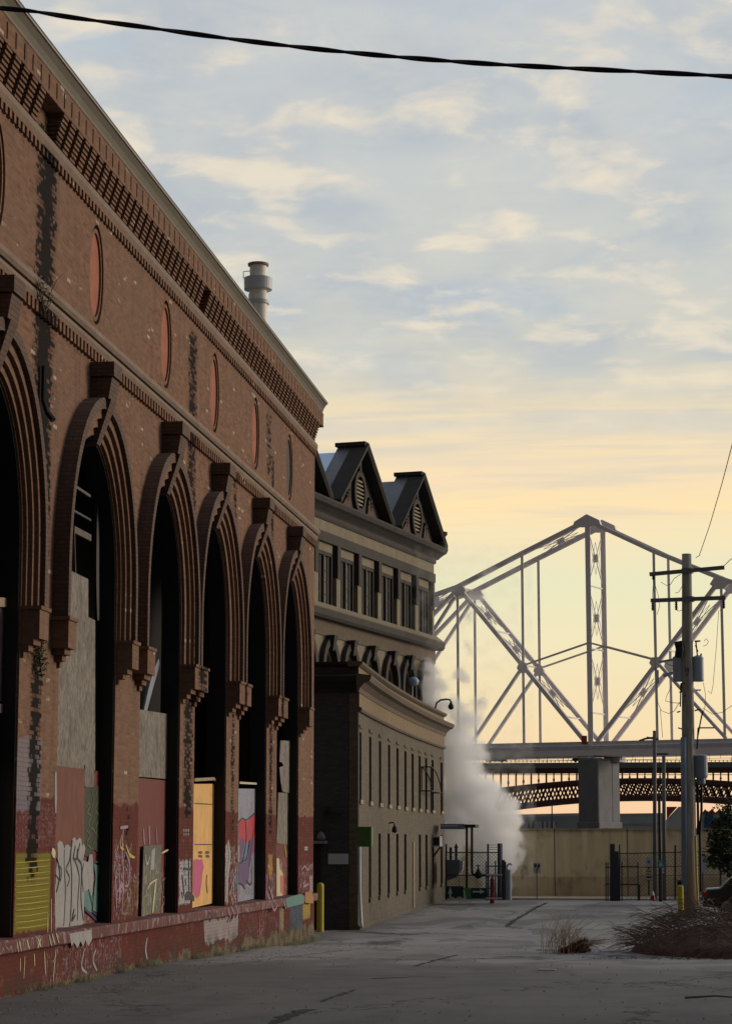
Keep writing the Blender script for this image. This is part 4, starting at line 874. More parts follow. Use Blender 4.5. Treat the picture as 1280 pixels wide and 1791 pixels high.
m = MB(); m.box(W, -13, 26, 110, 110.5, -.6, 3.10); m.box(W, -13, 26, 109.95, 110.55, 3.103, 3.2)
tag(m.build('flood_wall', M['floodwall']), 'long tan streaked concrete flood wall closing the end of the street', 'wall')
m = MB(); m.box(W, -7.6, 1.6, 105.2, 109.9, -.5, -.12)
tag(m.build('pavement', plain('sun_toned_concrete', (.50, .42, .31), .9, var=.3, sc=1.5)), kind='structure')  # pale golden slab colour painted in for sunlit ground
m = MB(); m.box(W, 1.6, 26, 104.5, 109.9, -.5, -.02)
tag(m.build('pavement', plain('grey_concrete_apron', (.25, .25, .25), .9, var=.3, sc=1.5)), kind='structure')

# ------------------------------------------------------------------ cantilever truss bridge
M['bridge'] = plain('dull_silver_bridge_paint', (.80, .75, .76), .5, var=.12, sc=.5)
M['bridgegirder'] = plain('grey_bridge_girder', (.50, .49, .54), .7, var=.3, sc=.5)
M['darkiron'] = plain('dark_rusty_iron', (.085, .040, .038), .8, var=.3, sc=.5)
M['pierconc'] = plain('weathered_pier_concrete', (.16, .165, .18), .9, var=.4, sc=.35)
TH = R(19.5); o1 = ony(1032.5, 1310, 300)
N1 = Frame(o1.x, 300, math.cos(TH), -math.sin(TH)); WD = 5.9     # d<0 lies farther from the camera
N1.n = Vector((-math.sin(TH), -math.cos(TH), 0))
def onN(px, py, d=0):
    r = ray(px, py); O = N1(0, d, 0); t = ((O-CAM).dot(N1.n))/(r.dot(N1.n)); p = CAM + r*t; return (p-O).dot(N1.u), p.z
br = thing('truss_bridge', (o1.x, 300, 0), 'pale grey steel truss bridge rising to a peak over a single tall tower', 'bridge')
zD = onN(1032, 1322)[1]; zT = onN(1032, 1297)[1]
S = [onN(p, 1300)[0] for p in (801.6, 916, 1032.5, 1149, 1267)]; dS = S[3]-S[2]
S = [S[0]-2*dS, S[0]-dS] + S + [S[4]+dS]
ZT = [onN(686, 1075)[1], onN(686, 1075)[1]] + [onN(812, 1026)[1], onN(916, 968)[1], onN(1034, 910)[1], onN(1149, 964)[1], onN(1262, 1012)[1]]
ZT = [ZT[2]-(ZT[3]-ZT[2])*1.0, ZT[2]-(ZT[3]-ZT[2])*.62] + ZT[2:] + [ZT[6]-(ZT[5]-ZT[6])*.75]
zM = onN(916, 1165)[1]
for d in (0, -WD):
    P = lambda s, z: N1(s, d, z)
    def bm(name, a, b, w, h): return MB().beam(P(*a), P(*b), w, h).build(name, M['bridge'], br)
    for i in range(7): bm('top_chord', (S[i], ZT[i]), (S[i+1], ZT[i+1]), .6, .62 if i < 4 else .55)
    for i in (1, 2, 3, 5, 6, 7): bm('post', (S[i], zD), (S[i], ZT[i]-.25), .36, .36)
    bm('tower_leg', (S[4], zD-1.5), (S[4], ZT[4]+.1), .7, .78)
    bm('diagonal', (S[2]+.6, ZT[2]-.6), (S[4]-.8, zT), .52, .56); bm('diagonal', (S[6]-.4, ZT[6]-.5), (S[4]+1.0, zT), .52, .56)
    bm('diagonal', (S[2]-.3, ZT[2]-.6), (S[1]-3.0, zM), .5, .5)
    bm('sub_diagonal', (S[3], zM), (S[2]+1.9, zT), .42, .42); bm('sub_diagonal', (S[5], zM), (S[6]+.2, zT), .42, .42); bm('sub_diagonal', (S[2]-.4, ZT[2]-1.4), (S[1]-2, zM-5), .42, .42)
    zc = onN(1030, 1124)[1]; bm('strut', (S[4], zc), (S[3]+.4, zM+.2), .22, .24); bm('strut', (S[4], zc), (S[5]-.4, zM+.2), .22, .24)
    g = MB()
    for s, z, w, h in ((S[2]+.3, ZT[2]-.35, 1.15, .9), (S[6]-.1, ZT[6]-.4, 1.35, 1.0), (S[3], zM, .8, .95), (S[5], zM, .8, .95)):
        g = MB(); g.prism(N1, [(s-w, z-h*.3), (s-w*.6, z+h*.5), (s+w*.6, z+h*.5), (s+w, z-h*.3), (s+w*.45, z-h), (s-w*.45, z-h)], d-.14, d+.42); g.build('gusset', M['bridge'], br)
    z = ZT[4]; MB().prism(N1, [(S[4]-2.0, z-.75), (S[4]-1.8, z-.1), (S[4]+.05, z+.85), (S[4]+1.9, z-.1), (S[4]+2.1, z-.75), (S[4]+.8, z-.9), (S[4]-.8, z-.9)], d-.15, d+.45).build('peak_plate', M['bridge'], br)
    MB().prism(N1, [(S[4]-.9, zD-1.9), (S[4]-.35, zD-.3), (S[4]+.35, zD-.3), (S[4]+.9, zD-1.9)], d-.5, d+.5).build('bearing', M['bridge'], br)
def lace(a0, a1, n, r=.055, parent=None, mid=True):       # crossed lacing between the two trusses along a0->a1
    m = MB()
    for i in range(n):
        q0 = [a0[j]+(a1[j]-a0[j])*i/n for j in (0, 1)]; q1 = [a0[j]+(a1[j]-a0[j])*(i+1)/n for j in (0, 1)]
        nA, nB, fA, fB = N1(q0[0], 0, q0[1]), N1(q1[0], 0, q1[1]), N1(q0[0], -WD, q0[1]), N1(q1[0], -WD, q1[1]); c = (nA+nB+fA+fB)/4
        m.beam(nA, fB, r*2, r*2); m.beam(fA, nB, r*2, r*2); m.beam(nA, c+(nB-nA)*.28, r, r); m.beam(fA, c+(nB-nA)*.28, r, r); m.beam(nB, c-(nB-nA)*.28, r, r); m.beam(fB, c-(nB-nA)*.28, r, r)
        u = (nB-nA).normalized(); m.beam(c-u*.55, c+u*.55, .75, .2, N1.n); m.beam(nB, fB, r*3.5, r*3.5)
    return m.build('lacing', M['bridge'], br)
zA = onN(1032, 1023)[1]; zB = onN(1032, 1133)[1]; zC2 = onN(1032, 1246)[1]
lace((S[4], ZT[4]-.9), (S[4], zA), 1); lace((S[4], zA), (S[4], zB), 1); lace((S[4], zB), (S[4], zC2), 1)
lace((S[3], ZT[3]), (S[4]-.5, ZT[4]-.3), 1); lace((S[1], ZT[1]), (S[2], ZT[2]), 1)
zq = lambda t, a, b: (a[0]+(b[0]-a[0])*t, a[1]+(b[1]-a[1])*t)
dl = ((S[2]+.6, ZT[2]-.6), (S[4]-.8, zT)); dr = ((S[6]-.4, ZT[6]-.5), (S[4]+1.0, zT))
lace(zq(.04, *dl), zq(.50, *dl), 2); lace(zq(.52, *dl), zq(.84, *dl), 1); lace(zq(.04, *dr), zq(.42, *dr), 1); lace(zq(.52, *dr), zq(.84, *dr), 1)
MB().box(N1, S[0], S[7]+9, -WD-.6, .5, zD, zD+.75).build('deck_girder', M['bridge'], br)
MB().box(N1, S[0], S[7]+9, .502, .62, zD+.78, zD+1.35).build('floor_stringer', M['bridgegirder'], br)
MB().box(N1, S[0], S[7]+9, .10, .22, zD+1.40, zT).build('guard_rail', M['bridgegirder'], br)
MB().box(N1, S[0], S[7]+9, -WD-.7, -WD-.6, zD+.7, zT-.1).build('guard_rail', M['bridgegirder'], br)
m = MB()
for z in (zD-.62, zD-.30): m.beam(N1(S[0], -.2, z), N1(S[7]+9, -.2, z), .06, .05)
for i in range(60): m.beam(N1(S[0]+i*1.55, -.2, zD), N1(S[0]+i*1.55, -.2, zD-.65 if i % 3 else zD-.95), .05, .05)
m.build('service_cable', M['darkiron'], br)
rd = MB(); r0 = onN(1020, 1302); r1 = onN(1029, 1287); rd.box(N1, r0[0], r1[0], .65, .75, r0[1], r1[1]); rd.build('red_sign', plain('dull_red_panel', (.36, .05, .05), .6), br)
p0 = onN(1016, 1420)[0]; p1 = onN(1052, 1420)[0]
pr = thing('bridge_pier', (o1.x, 302, 0), 'massive grey concrete pier standing behind the flood wall under the bridge tower', 'bridge pier')
zc1, zc0 = onN(1030, 1326)[1], onN(1030, 1437)[1]
MB().box(N1, p0, p1, -4.2, 1.2, -1, zc1).build('pier_shaft', M['pierconc'], pr, bevel=.25)
MB().box(N1, p0+.4, p1-.05, -WD-1.4, -4.22, -1, zc1-.4).build('pier_shaft', M['pierconc'], pr, bevel=.25)
MB().box(N1, p0-.2, p1+.15, -WD-1.6, 1.4, -1, zc0).build('pier_base', M['pierconc'], pr, bevel=.2)
MB().box(N1, p1-.9, p1+.9, -WD-1.2, -WD+1.2, zc1-.398, zD-.05).build('bearing_block', M['bridgegirder'], pr)
# ------------------------------------------------------------------ old iron arch bridge farther off
YE = 480.
eb = thing('iron_arch_bridge', (0, YE, 0), 'dark iron arch bridge with a latticed rib, seen far off beneath the grey truss bridge', 'bridge')
E_ = lambda px, py, dy=0: (lambda p: Vector((p.x, YE+dy, p.z)))(ony(px, py, YE))
zt_ = lambda px: 1365+2.59e-4*(px-1130)**2; zb_ = lambda px: 1395+3.0e-4*(px-1130)**2
XA, XB_ = 690, 1420
m = MB(); pbox(m, XA, 1333.5, XB_, 1343, YE-.4, 13); m.build('road_deck', plain('grey_green_deck_girder', (.13, .15, .15), .8, var=.3, sc=.3), eb)
m = MB(); pbox(m, XA, 1343.2, XB_, 1350, YE, 12); m.build('rail_deck', M['darkiron'], eb)
m = MB()
for i in range(int((XB_-XA)/7)):
    x = XA+i*7; m.beam(E_(x, 1333.5), E_(x, 1326 if i % 6 == 0 else 1330), .16, .16)
m.beam(E_(XA, 1329.5), E_(XB_, 1329.5), .10, .10); m.build('parapet_rail', M['darkiron'], eb)
for dy in (.0, 11.):
    m = MB(); xs_ = list(range(XA, XB_+1, 10))
    tp = [E_(x, zt_(x), dy) for x in xs_]; bt = [E_(x, zb_(x), dy) for x in xs_]
    m = MB(); m.path(tp, .55, 6); m.build('upper_rib_tube', M['darkiron'], eb); m = MB(); m.path(bt, .60, 6); m.build('lower_rib_tube', M['darkiron'], eb)
for dy, ph in ((.0, 0.), (5.5, 5.), (11., 9.)):
    m = MB(); x = XA+ph
    while x < XB_-14:
        a, b = x, x+13.3
        m.beam(E_(a, zt_(a), dy), E_(b, zb_(b), dy), .34, .34); m.beam(E_(a, zb_(a), dy), E_(b, zt_(b), dy), .34, .34); x += 13.3
    m.build('rib_lattice', M['darkiron'], eb)
m = MB(); x = XA
while x < XB_:
    y1 = min(zt_(x), 1600)
    m.beam(E_(x, 1348, .0), E_(x, y1, 0), .38, .38); m.beam(E_(x+13, 1348), E_(x+13, zt_(x+13)), .26, .3)
    if zt_(x+6) > 1352:
        h = zt_(x)
        for sx in (-2.2, 2.2): m.path([E_(x+13+sx, 1350), E_(x+13-sx*.2, 1350+(h-1350)*.3), E_(x+13+sx*.7, 1350+(h-1350)*.6), E_(x+13-sx*.5, h)], .09, 4)
    x += 26.5
m.beam(E_(XA, 1355), E_(XB_, 1355), .14, .14); m.build('spandrel_post', M['darkiron'], eb)
def far_car(px, w, Y, z, col, label):
    t = thing('car', (ony(px, 1330, Y).x, Y, z), label, 'car'); F = Frame(t.location.x, Y, 1, 0, 0, -1)
    L = w
    bd = MB().prism(F, [(0, z+.35), (0, z+.85), (L*.10, z+.98), (L*.24, z+1.05), (L*.38, z+1.45), (L*.72, z+1.45), (L*.86, z+.98), (L, z+.85), (L, z+.35)], -.9, .9).build('body', col, t, bevel=.05)
    MB().prism(F, [(L*.28, z+1.05), (L*.39, z+1.38), (L*.70, z+1.38), (L*.80, z+1.05)], .903, .92).build('side_window', M['glass'], t)
    for a in (.2, .8):
        MB().tube(F(L*a, .95, z+.33), F(L*a, .7, z+.33), .33, n=14).build('wheel', M['blackish'], t)
    return t
zd = ony(1000, 1333.5, YE).z
far_car(1000, 3.9, YE+1, zd, M['blackish'], 'dark car crossing the far iron bridge beside the pier')
far_car(850, 4.4, YE+1, zd, M['blackish'], 'dark car crossing the far iron bridge just above the steam')

# ------------------------------------------------------------------ low buildings beyond the flood wall
M['farblue'] = plain('hazy_blue_grey_cladding', (.22, .245, .285), .8, var=.2, sc=.3); M['farpale'] = plain('hazy_pale_cladding', (.33, .35, .38), .8, var=.2, sc=.3)
M['farred'] = plain('dark_red_roofing', (.20, .045, .055), .8, var=.2, sc=.3); M['farteal'] = plain('dull_teal_cladding', (.20, .27, .27), .8, var=.2, sc=.3)
YF = 330
def far(name, polys, label, cat, Y=YF, dep=8):
    t = thing(name, (ony(polys[0][1][0][0], 1450, Y).x, Y, 0), label, cat)
    for nm, pts, mat, off in polys: ppoly(MB(), pts, Y+off, dep if off >= 0 else .25).build(nm, mat, t)
    return t
far('long_shed', [('wall', [(880,1429),(1016,1425),(1016,1475),(880,1475)], M['farblue'], 0), ('roof', [(878,1425),(1016,1422),(1016,1426),(878,1429)], M['farpale'], -.6)] +
    [('window', [(a,1437),(b,1436),(b,1452),(a,1452)], M['farpale'], -.4) for a, b in ((907,909),(911,923),(926,930),(934,947),(950,955),(958,962),(966,971))],
    'long blue-grey shed beyond the flood wall, left of the concrete pier', 'shed')
far('pale_shed', [('wall', [(1078,1427),(1160,1426),(1160,1475),(1078,1475)], M['farpale'], 0), ('roof', [(1076,1423),(1160,1422),(1160,1428),(1076,1429)], M['farteal'], -.6), ('stripe', [(1078,1440),(1160,1440),(1160,1442),(1078,1442)], M['farblue'], -.4)],
    'long pale shed beyond the flood wall, right of the concrete pier', 'shed')
far('gabled_hall', [('wall', [(1164,1434),(1186,1411),(1210,1411),(1210,1475),(1164,1475)], M['farpale'], 0), ('gable_panel', [(1165,1411),(1184,1411),(1165,1433)], M['farred'], -.6)], 'pale hall with a dark red triangular gable behind the poles', 'building', Y=320)
far('red_roofed_shed', [('wall', [(1226,1424),(1290,1424),(1290,1475),(1226,1475)], M['farteal'], 0), ('roof', [(1226,1424),(1232,1415),(1238,1420),(1244,1415),(1250,1421),(1258,1415),(1266,1424)], M['farred'], -.6)], 'shed with a zigzag red roof at the right edge', 'shed', Y=340)
far('blue_container', [('container_body', [(1231,1424),(1247,1424),(1247,1452),(1231,1452)], plain('deep_blue_container', (.03, .09, .22), .6), 0), ('container_door', [(1227,1428),(1230,1428),(1230,1452),(1227,1452)], M['farteal'], 0)], 'deep blue shipping container beside the tree', 'container', Y=300, dep=2.4)
t = thing('sign_gantry', (ony(965, 1450, 320).x, 320, 0), 'thin post with a flat sign far beyond the flood wall', 'sign'); m = MB(); pbox(m, 964, 1407, 966, 1470, 320, .2); m.build('post', M['darkiron'], t); m = MB(); pbox(m, 953, 1404, 981, 1406.5, 319.7, .2); m.build('sign_board', M['darkiron'], t)

# ------------------------------------------------------------------ steam works by the left gate
Y = 99.
M['black'] = M['blackish']
t = thing('pipe_canopy', (ony(816, 1550, Y).x, Y, -.2), 'dark flat canopy with two black steam pipes dropping from it by the left gate', 'canopy')
m = MB(); pbox(m, 770, 1441, 812, 1450, Y, 1.6); m.build('canopy_roof', plain('blue_grey_canopy_metal', (.16, .20, .30), .4), t); m = MB(); pbox(m, 812.3, 1442, 831, 1447.5, Y-.2, 1.8); m.build('canopy_end', M['black'], t)
m = MB(); pbox(m, 770, 1443.5, 800, 1445, Y-.03, .02); m.build('canopy_stripe', M['whitemetal'], t)
m = MB(); m.path(pth([(816,1447),(816,1566)], Y), .055, 8); m.build('steam_pipe', M['black'], t); m = MB(); m.path(pth([(825,1446),(825,1520),(825.5,1527),(828,1530),(838,1531),(856,1531)], Y), .055, 8); m.build('steam_pipe', M['black'], t)
m = MB(); m.lathe(ony(836, 1531, Y), [(.05, -.15), (.16, -.08), (.16, .08), (.07, .22), (.03, .3), (.03, .42), (.10, .43), (.10, .46), (.02, .46)], 10); m.build('valve', M['black'], t)
t = thing('grey_hopper', (ony(790, 1560, Y).x, Y+.4, -.2), 'grey steel cabinet on a leg left of the steam pipes', 'cabinet')
m = MB(); ppoly(m, [(778,1504),(804,1504),(804,1520),(799,1534),(779,1541)], Y+.3, .7); m.build('cabinet_body', plain('blue_grey_cabinet', (.13, .16, .19), .6, var=.15), t); m = MB(); pbox(m, 802, 1534, 803.5, 1573, Y+.4, .05); m.build('leg', M['greymetal'], t)
m = MB(); ppoly(m, [(804.5,1506),(810,1506),(809,1520),(805,1530)], Y+.45, .3); m.build('cabinet_door', M['whitemetal'], t)
for px in (788, 797.5):
    t = thing('black_vent_stack', (ony(px, 1490, Y+.6).x, Y+.6, 1), 'short black vent stack %s on top of the grey cabinet' % ('with a plain top' if px < 790 else 'with a conical cap'), 'vent')
    m = MB(); m.tube(ony(px, 1504, Y+.6), ony(px, 1482, Y+.6), .06); m.build('vent_pipe', M['black'], t)
    if px > 790: m = MB(); m.tube(ony(px, 1483, Y+.6), ony(px, 1475, Y+.6), .10, .01); m.build('cap', M['black'], t)
M['dgreen'] = plain('dark_green_board', (.012, .055, .045), .7, var=.2); M['lgreen'] = plain('bright_green_board', (.045, .22, .09), .6, var=.2)
t = thing('green_barrier', (ony(790, 1572, Y-.6).x, Y-.6, -.2), 'dark green barrier board with a pale arrow pointing up, against the curved building', 'barrier')
m = MB(); pbox(m, 779, 1550, 810, 1571, Y-.5, .06); m.build('board', M['dgreen'], t)
m = MB(); ppoly(m, [(783,1563),(787,1551),(791,1563),(788.6,1563),(788.6,1569),(785.4,1569),(785.4,1563)], Y-.54, .02); m.build('arrow', M['whitemetal'], t)
m = MB()
for a in (786, 800): ppoly(m, [(a-2,1569),(a+4,1568.5),(a+9,1572.5),(a+3,1573)], Y-.8, .25)
m.build('foot', plain('cream_sandbag', (.45, .41, .32), .9), t)
t = thing('green_barrier', (ony(830, 1572, Y-.6).x, Y-.6, -.2), 'dark green barrier board with a pale arrow pointing right, next to the bright green one', 'barrier')
m = MB(); pbox(m, 823, 1553, 851, 1572, Y-.4, .06); m.build('board', M['dgreen'], t)
m = MB(); ppoly(m, [(826,1558),(839,1558.5),(839,1555.5),(848,1559.5),(839,1563.5),(839,1561),(826,1561)], Y-.44, .02); m.build('arrow', M['whitemetal'], t)
t = thing('bright_green_barrier', (ony(818, 1572, Y-.7).x, Y-.7, -.2), 'bright green slanting barrier panel between the two dark green boards', 'barrier')
m = MB(); ppoly(m, [(810,1553),(822,1553),(823,1563),(825,1573),(816,1573),(814,1563)], Y-.6, .08); m.build('panel', M['lgreen'], t)
# chain link fences and gates
M['mesh'] = plain('galvanised_chain_link', (.16, .165, .175), .6, var=.2); M['gate'] = plain('dark_blue_grey_gate_steel', (.045, .052, .070), .6, var=.25)
def chain(m, x0, y0, x1, y1, Y, step=.16, r=.006):
    l, rr = ony(x0, 1500, Y).x, ony(x1, 1500, Y).x; z0, z1 = ony(x0, y1, Y).z, ony(x0, y0, Y).z; h = z1-z0
    n = int((rr-l+h)/step)
    for i in range(n):
        for sg in (0, 1):
            a = l-h+i*step; b = a+h; za, zb2 = z0, z1
            if a < l: za += (l-a); a = l
            if b > rr: zb2 -= (b-rr); b = rr
            if b-a < .03: continue
            if sg: a, b = l+rr-a, l+rr-b
            m.beam((a, Y, za), (b, Y, zb2), r*2, r*2)
def rail(m, x0, y0, x1, y1, Y, w=.05): m.beam(ony(x0, y0, Y), ony(x1, y1, Y), w, w)
def post(m, px, y0, y1, Y, w=.07): m.beam(ony(px, y0, Y), ony(px, y1, Y), w, w)
t = thing('chain_link_fence', (ony(820, 1570, Y).x, Y, -.2), 'chain link fence with barbed wire in front of the steam pipes', 'fence')
for px in (780, 853): m = MB(); post(m, px, 1476, 1574, Y, .08); m.build('post', M['gate'], t)
for y in (1491, 1531): m = MB(); rail(m, 780, y, 872, y, Y-.02, .05); m.build('rail', M['gate'], t)
m = MB(); chain(m, 781, 1491, 871, 1572, Y+.03); m.build('wire_mesh', M['mesh'], t)
m = MB(); [rail(m, 853, y, 872, y, Y-.01, .018) for y in (1478, 1482, 1486)]; m.build('barbed_wire', M['mesh'], t)
t = thing('metal_gate', (ony(865, 1570, Y-.4).x, Y-.4, -.2), 'folded back dark metal gate with pale bottom bar beside the pale guard post', 'gate')
for px, y0, w in ((849.5,1506,.05), (872.5,1475,.14), (877,1475,.06), (880,1504,.12), (883.5,1507,.06), (866,1506,.05)): m = MB(); post(m, px, y0, 1574, Y-.35, w); m.build('upright', M['gate'], t)
m = MB(); rail(m, 849, 1515, 884, 1515, Y-.4, .05); m.build('rail', M['gate'], t); m = MB(); rail(m, 850, 1530, 878, 1530, Y-.42, .06); rail(m, 849, 1571, 878, 1571, Y-.42, .07); m.build('bottom_bar', M['whitemetal'], t)
m = MB(); chain(m, 850, 1531, 884, 1570, Y-.33, .12); m.build('wire_mesh', M['gate'], t)
t = thing('standpipe', (ony(861, 1570, Y+.6).x, Y+.6, -.2), 'tall red standpipe behind the left gate', 'standpipe')
MB().lathe((ony(861, 1570, Y+.6).x, Y+.6, -.2), [(.14, 0), (.11, .1), (.10, .6), (.15, .62), (.15, .70), (.10, .72), (.10, 1.0), (.05, 1.15), (.02, 1.3)], 12).build('standpipe_body', plain('faded_red_paint', (.30, .035, .03), .6), t)
Y2 = 98.2
t = thing('guard_post', (ony(889, 1573, Y2).x, Y2, -.2), 'thick pale blue-grey guard post with a curved white pipe on its top', 'bollard')
c = ony(889, 1574, Y2); MB().lathe(c, [(.145, 0), (.135, .1), (.135, 1.30), (.10, 1.34), (.01, 1.35)], 18).build('post_body', plain('pale_blue_grey_paint', (.27, .31, .38), .6, var=.15), t, smooth=False)
m = MB(); m.path(pth([(887.5,1526),(886,1518),(888,1512),(892,1510.5),(895,1513)], Y2), .05, 8); m.build('vent_pipe', M['whitemetal'], t, smooth=True)
# keep-right sign
Ys = 101.
t = thing('traffic_sign', (ony(938.5, 1572, Ys).x, Ys, -.2), 'small white sign with two black bent arrows on a thin post before the flood wall', 'road sign')
m = MB(); post(m, 938.5, 1512, 1572, Ys, .05); m.build('post', M['greymetal'], t)
m = MB(); pbox(m, 932, 1509, 945, 1527.5, Ys-.06, .015); sp = m.build('sign_plate', M['whitemetal'], t)
m = MB(); ppoly(m, [(934,1511.5),(938,1511.5),(938,1515),(936.5,1518),(934.6,1516)], Ys-.075, .008); ppoly(m, [(939.5,1517),(940,1512.5),(943.5,1511.5),(943.5,1517),(942,1516.5),(940.5,1520),(939,1523),(938.6,1526.5),(936.9,1526.5),(937.4,1522),(939.5,1518.5)], Ys-.075, .008); m.build('arrow', M['black'], sp)
# right hand gate and fence
Yg = 98.
t = thing('metal_gate', (ony(1075, 1576, Yg).x, Yg, -.2), 'dark slatted gate leaf standing open right of the small white sign', 'gate')
for px, y0, w in ((1059,1508,.05), (1062.5,1508,.05), (1068,1476,.10), (1072,1476,.13), (1083,1477,.06)): m = MB(); post(m, px, y0, 1576, Yg, w); m.build('upright', M['gate'], t)
m = MB(); pbox(m, 1073.6, 1489, 1082, 1576, Yg-.03, .05); m.build('gate_panel', M['gate'], t); m = MB(); rail(m, 1058, 1517, 1072, 1517, Yg, .05); rail(m, 1058, 1546, 1072, 1546, Yg, .04); m.build('rail', M['gate'], t)
t = thing('chain_link_fence', (ony(1130, 1573, Yg+.6).x, Yg+.6, -.2), 'chain link fence running right from the open gate past the small signs', 'fence')
Yc = Yg+.6
for px, y0, y1, w in ((1087,1508,1576,.05), (1115,1508,1575,.05), (1117,1547,1575,.10), (1180,1478,1573,.08), (1259,1478,1573,.07)): m = MB(); post(m, px, y0, y1, Yc, w); m.build('post', M['gate'], t)
for a in ((1083,1493,1262,1489,.045), (1083,1516,1117,1516,.06), (1117,1517,1262,1513,.03), (1083,1547,1117,1547,.06), (1117,1532,1262,1530,.025)): m = MB(); rail(m, *a[:4], Yc-.02, a[4]); m.build('rail', M['gate'], t)
m = MB(); chain(m, 1084, 1493, 1261, 1572, Yc+.03, .17, .0055); m.build('wire_mesh', M['mesh'], t)
def signpost(px, y0, y1, pb, name, label, top, under, Y):
    t = thing(name, (ony(px, pb, Y).x, Y, -.1), label, 'road sign'); m = MB(); post(m, px, (y0+y1)/2, pb, Y, .07); m.build('post', M['gate'], t)
    w = 6; n = 14; m = MB(); pts = [(px-w, y1), (px+w, y1)] + [(px+w*math.cos(math.pi*i/n), y0+(y1-y0)*.45-(y1-y0)*.45*math.sin(math.pi*i/n)) for i in range(n+1)]
    ppoly(m, pts, Y-.06, .02); s1 = m.build('sign_plate', top, t)
    return t, s1
t, s1 = signpost(1134, 1499, 1515.5, 1566, 'notice_sign', 'round-topped pale blue sign over a cream slatted board by the fence', plain('pale_blue_sign', (.42, .47, .62), .5), None, 97.5)
m = MB(); m.tube(ony(1134, 1507.5, 97.42), ony(1134, 1507.5, 97.41), .07, n=14); m.build('emblem', plain('sign_blue', (.10, .14, .40), .5), s1); m = MB(); pbox(m, 1128, 1515.8, 1140, 1518, 97.43, .03); m.build('red_bar', plain('sign_red', (.28, .03, .05), .5), t)
m = MB(); [pbox(m, 1129, y, 1139.3, y+3, 97.44, .02) for y in (1520.5, 1525, 1529.5, 1536)]; m.build('slat', plain('cream_slats', (.42, .40, .28), .6), t); m = MB(); pbox(m, 1130, 1520, 1138.5, 1540, 97.47, .02); m.build('back_board', M['gate'], t)
t, s1 = signpost(1155, 1503, 1518, 1566, 'notice_sign', 'teal round-topped sign fixed on the dark post by the fence', plain('teal_sign', (.06, .24, .30), .5), None, 97.6)
m = MB(); ppoly(m, [(1150.5,1515),(1155,1505),(1159.5,1515)], 97.5, .02); m.build('emblem', plain('light_teal', (.30, .50, .58), .5), s1); m = MB(); [m.tube(ony(1159, y, 97.5), ony(1159, y, 97.45), .045, n=10) for y in (1520.5, 1525.5)]; m.build('reflector', M['whitemetal'], t)
t = thing('traffic_cone', (ony(1140.5, 1575, 97).x, 97, -.2), 'small red cone with a white top at the foot of the fence', 'traffic cone')
c = ony(1141, 1575, 97); m = MB(); m.lathe(c, [(.16, 0), (.16, .03), (.12, .04), (.08, .22)], 14); m.build('cone_body', plain('red_cone', (.25, .02, .03), .5), t); m = MB(); m.lathe(c, [(.079, .222), (.03, .40)], 14); m.build('cone_top', M['whitemetal'], t)
# ------------------------------------------------------------------ poles
M['wood'] = None
k = NT('grey_creosoted_wood', .9); p = k.objpos(); n = k.noise(k.scale(p, (9, 9, .45)), 1.6, 6, .7); n2 = k.noise(k.scale(p, (30, 30, 1.2)), 1.5, 4, .7)
x, y, z = k.xyz()
c = k.mix(k.step(n, .35, .65), (.46, .44, .40, 1), (.24, .23, .21, 1)); c = k.mix(k.step(n2, .58, .68, 0, .7), c, (.05, .045, .04, 1)); c = k.mix(k.step(z, 3.2, .6, 0, .55), c, (.20, .105, .06, 1)); k.color(c); k.bump(n2, .6, .02); M['wood'] = k.m
M['conduit'] = plain('blue_grey_conduit', (.20, .25, .33), .5, var=.15); M['trafo'] = plain('grey_blue_transformer_paint', (.32, .39, .48), .5, var=.15)
YP = 86.
up = thing('utility_pole', (ony(1204, 1592, YP).x, YP, gz(YP)), 'tall leaning wooden utility pole with two crossarms and transformers rising from the brush pile', 'utility pole')
top, bot = ony(1200, 969, YP), ony(1205, 1600, YP); bot.z = gz(YP)-.2
pts = [bot.lerp(top, i/10) for i in range(11)]; m = MB(); m.path(pts, .31, 18, taper=.185); m.build('pole_shaft', M['wood'], up, smooth=True)
for (a, b, nm) in (((1135,1004.5),(1266,992.5),'upper'), ((1137,1050.5),(1268,1045.5),'lower')):
    m = MB(); m.beam(ony(*a, YP-.28), ony(*b, YP-.28), .10, .155); ca = m.build('crossarm', plain('grey_crossarm_wood', (.17, .17, .185), .8, var=.3), up)
    cb = ony((a[0]+b[0])/2+1, (a[1]+b[1])/2, YP); MB().tube(cb-Vector((0, 0, .10)), cb+Vector((0, 0, .10)), .235, n=16).build('band', M['conduit'], ca)
def insul(px, y0, y1, Y=YP-.28):
    m = MB(); c = ony(px, y1, Y); h = ony(px, y0, Y).z-c.z
    m.lathe(c, [(.035, 0), (.06, .03), (.03, h*.15)] + [q for i in range(4) for q in ((.055-.004*i+.02, h*(.22+.18*i)), (.03, h*(.30+.18*i)))] + [(.03, h)], 10); return m.build('insulator', M['blackish'], up)
for a in ((1142,1004,1014), (1141,1052,1068), (1182,1050,1067), (1265,1047,1064)): insul(*a)
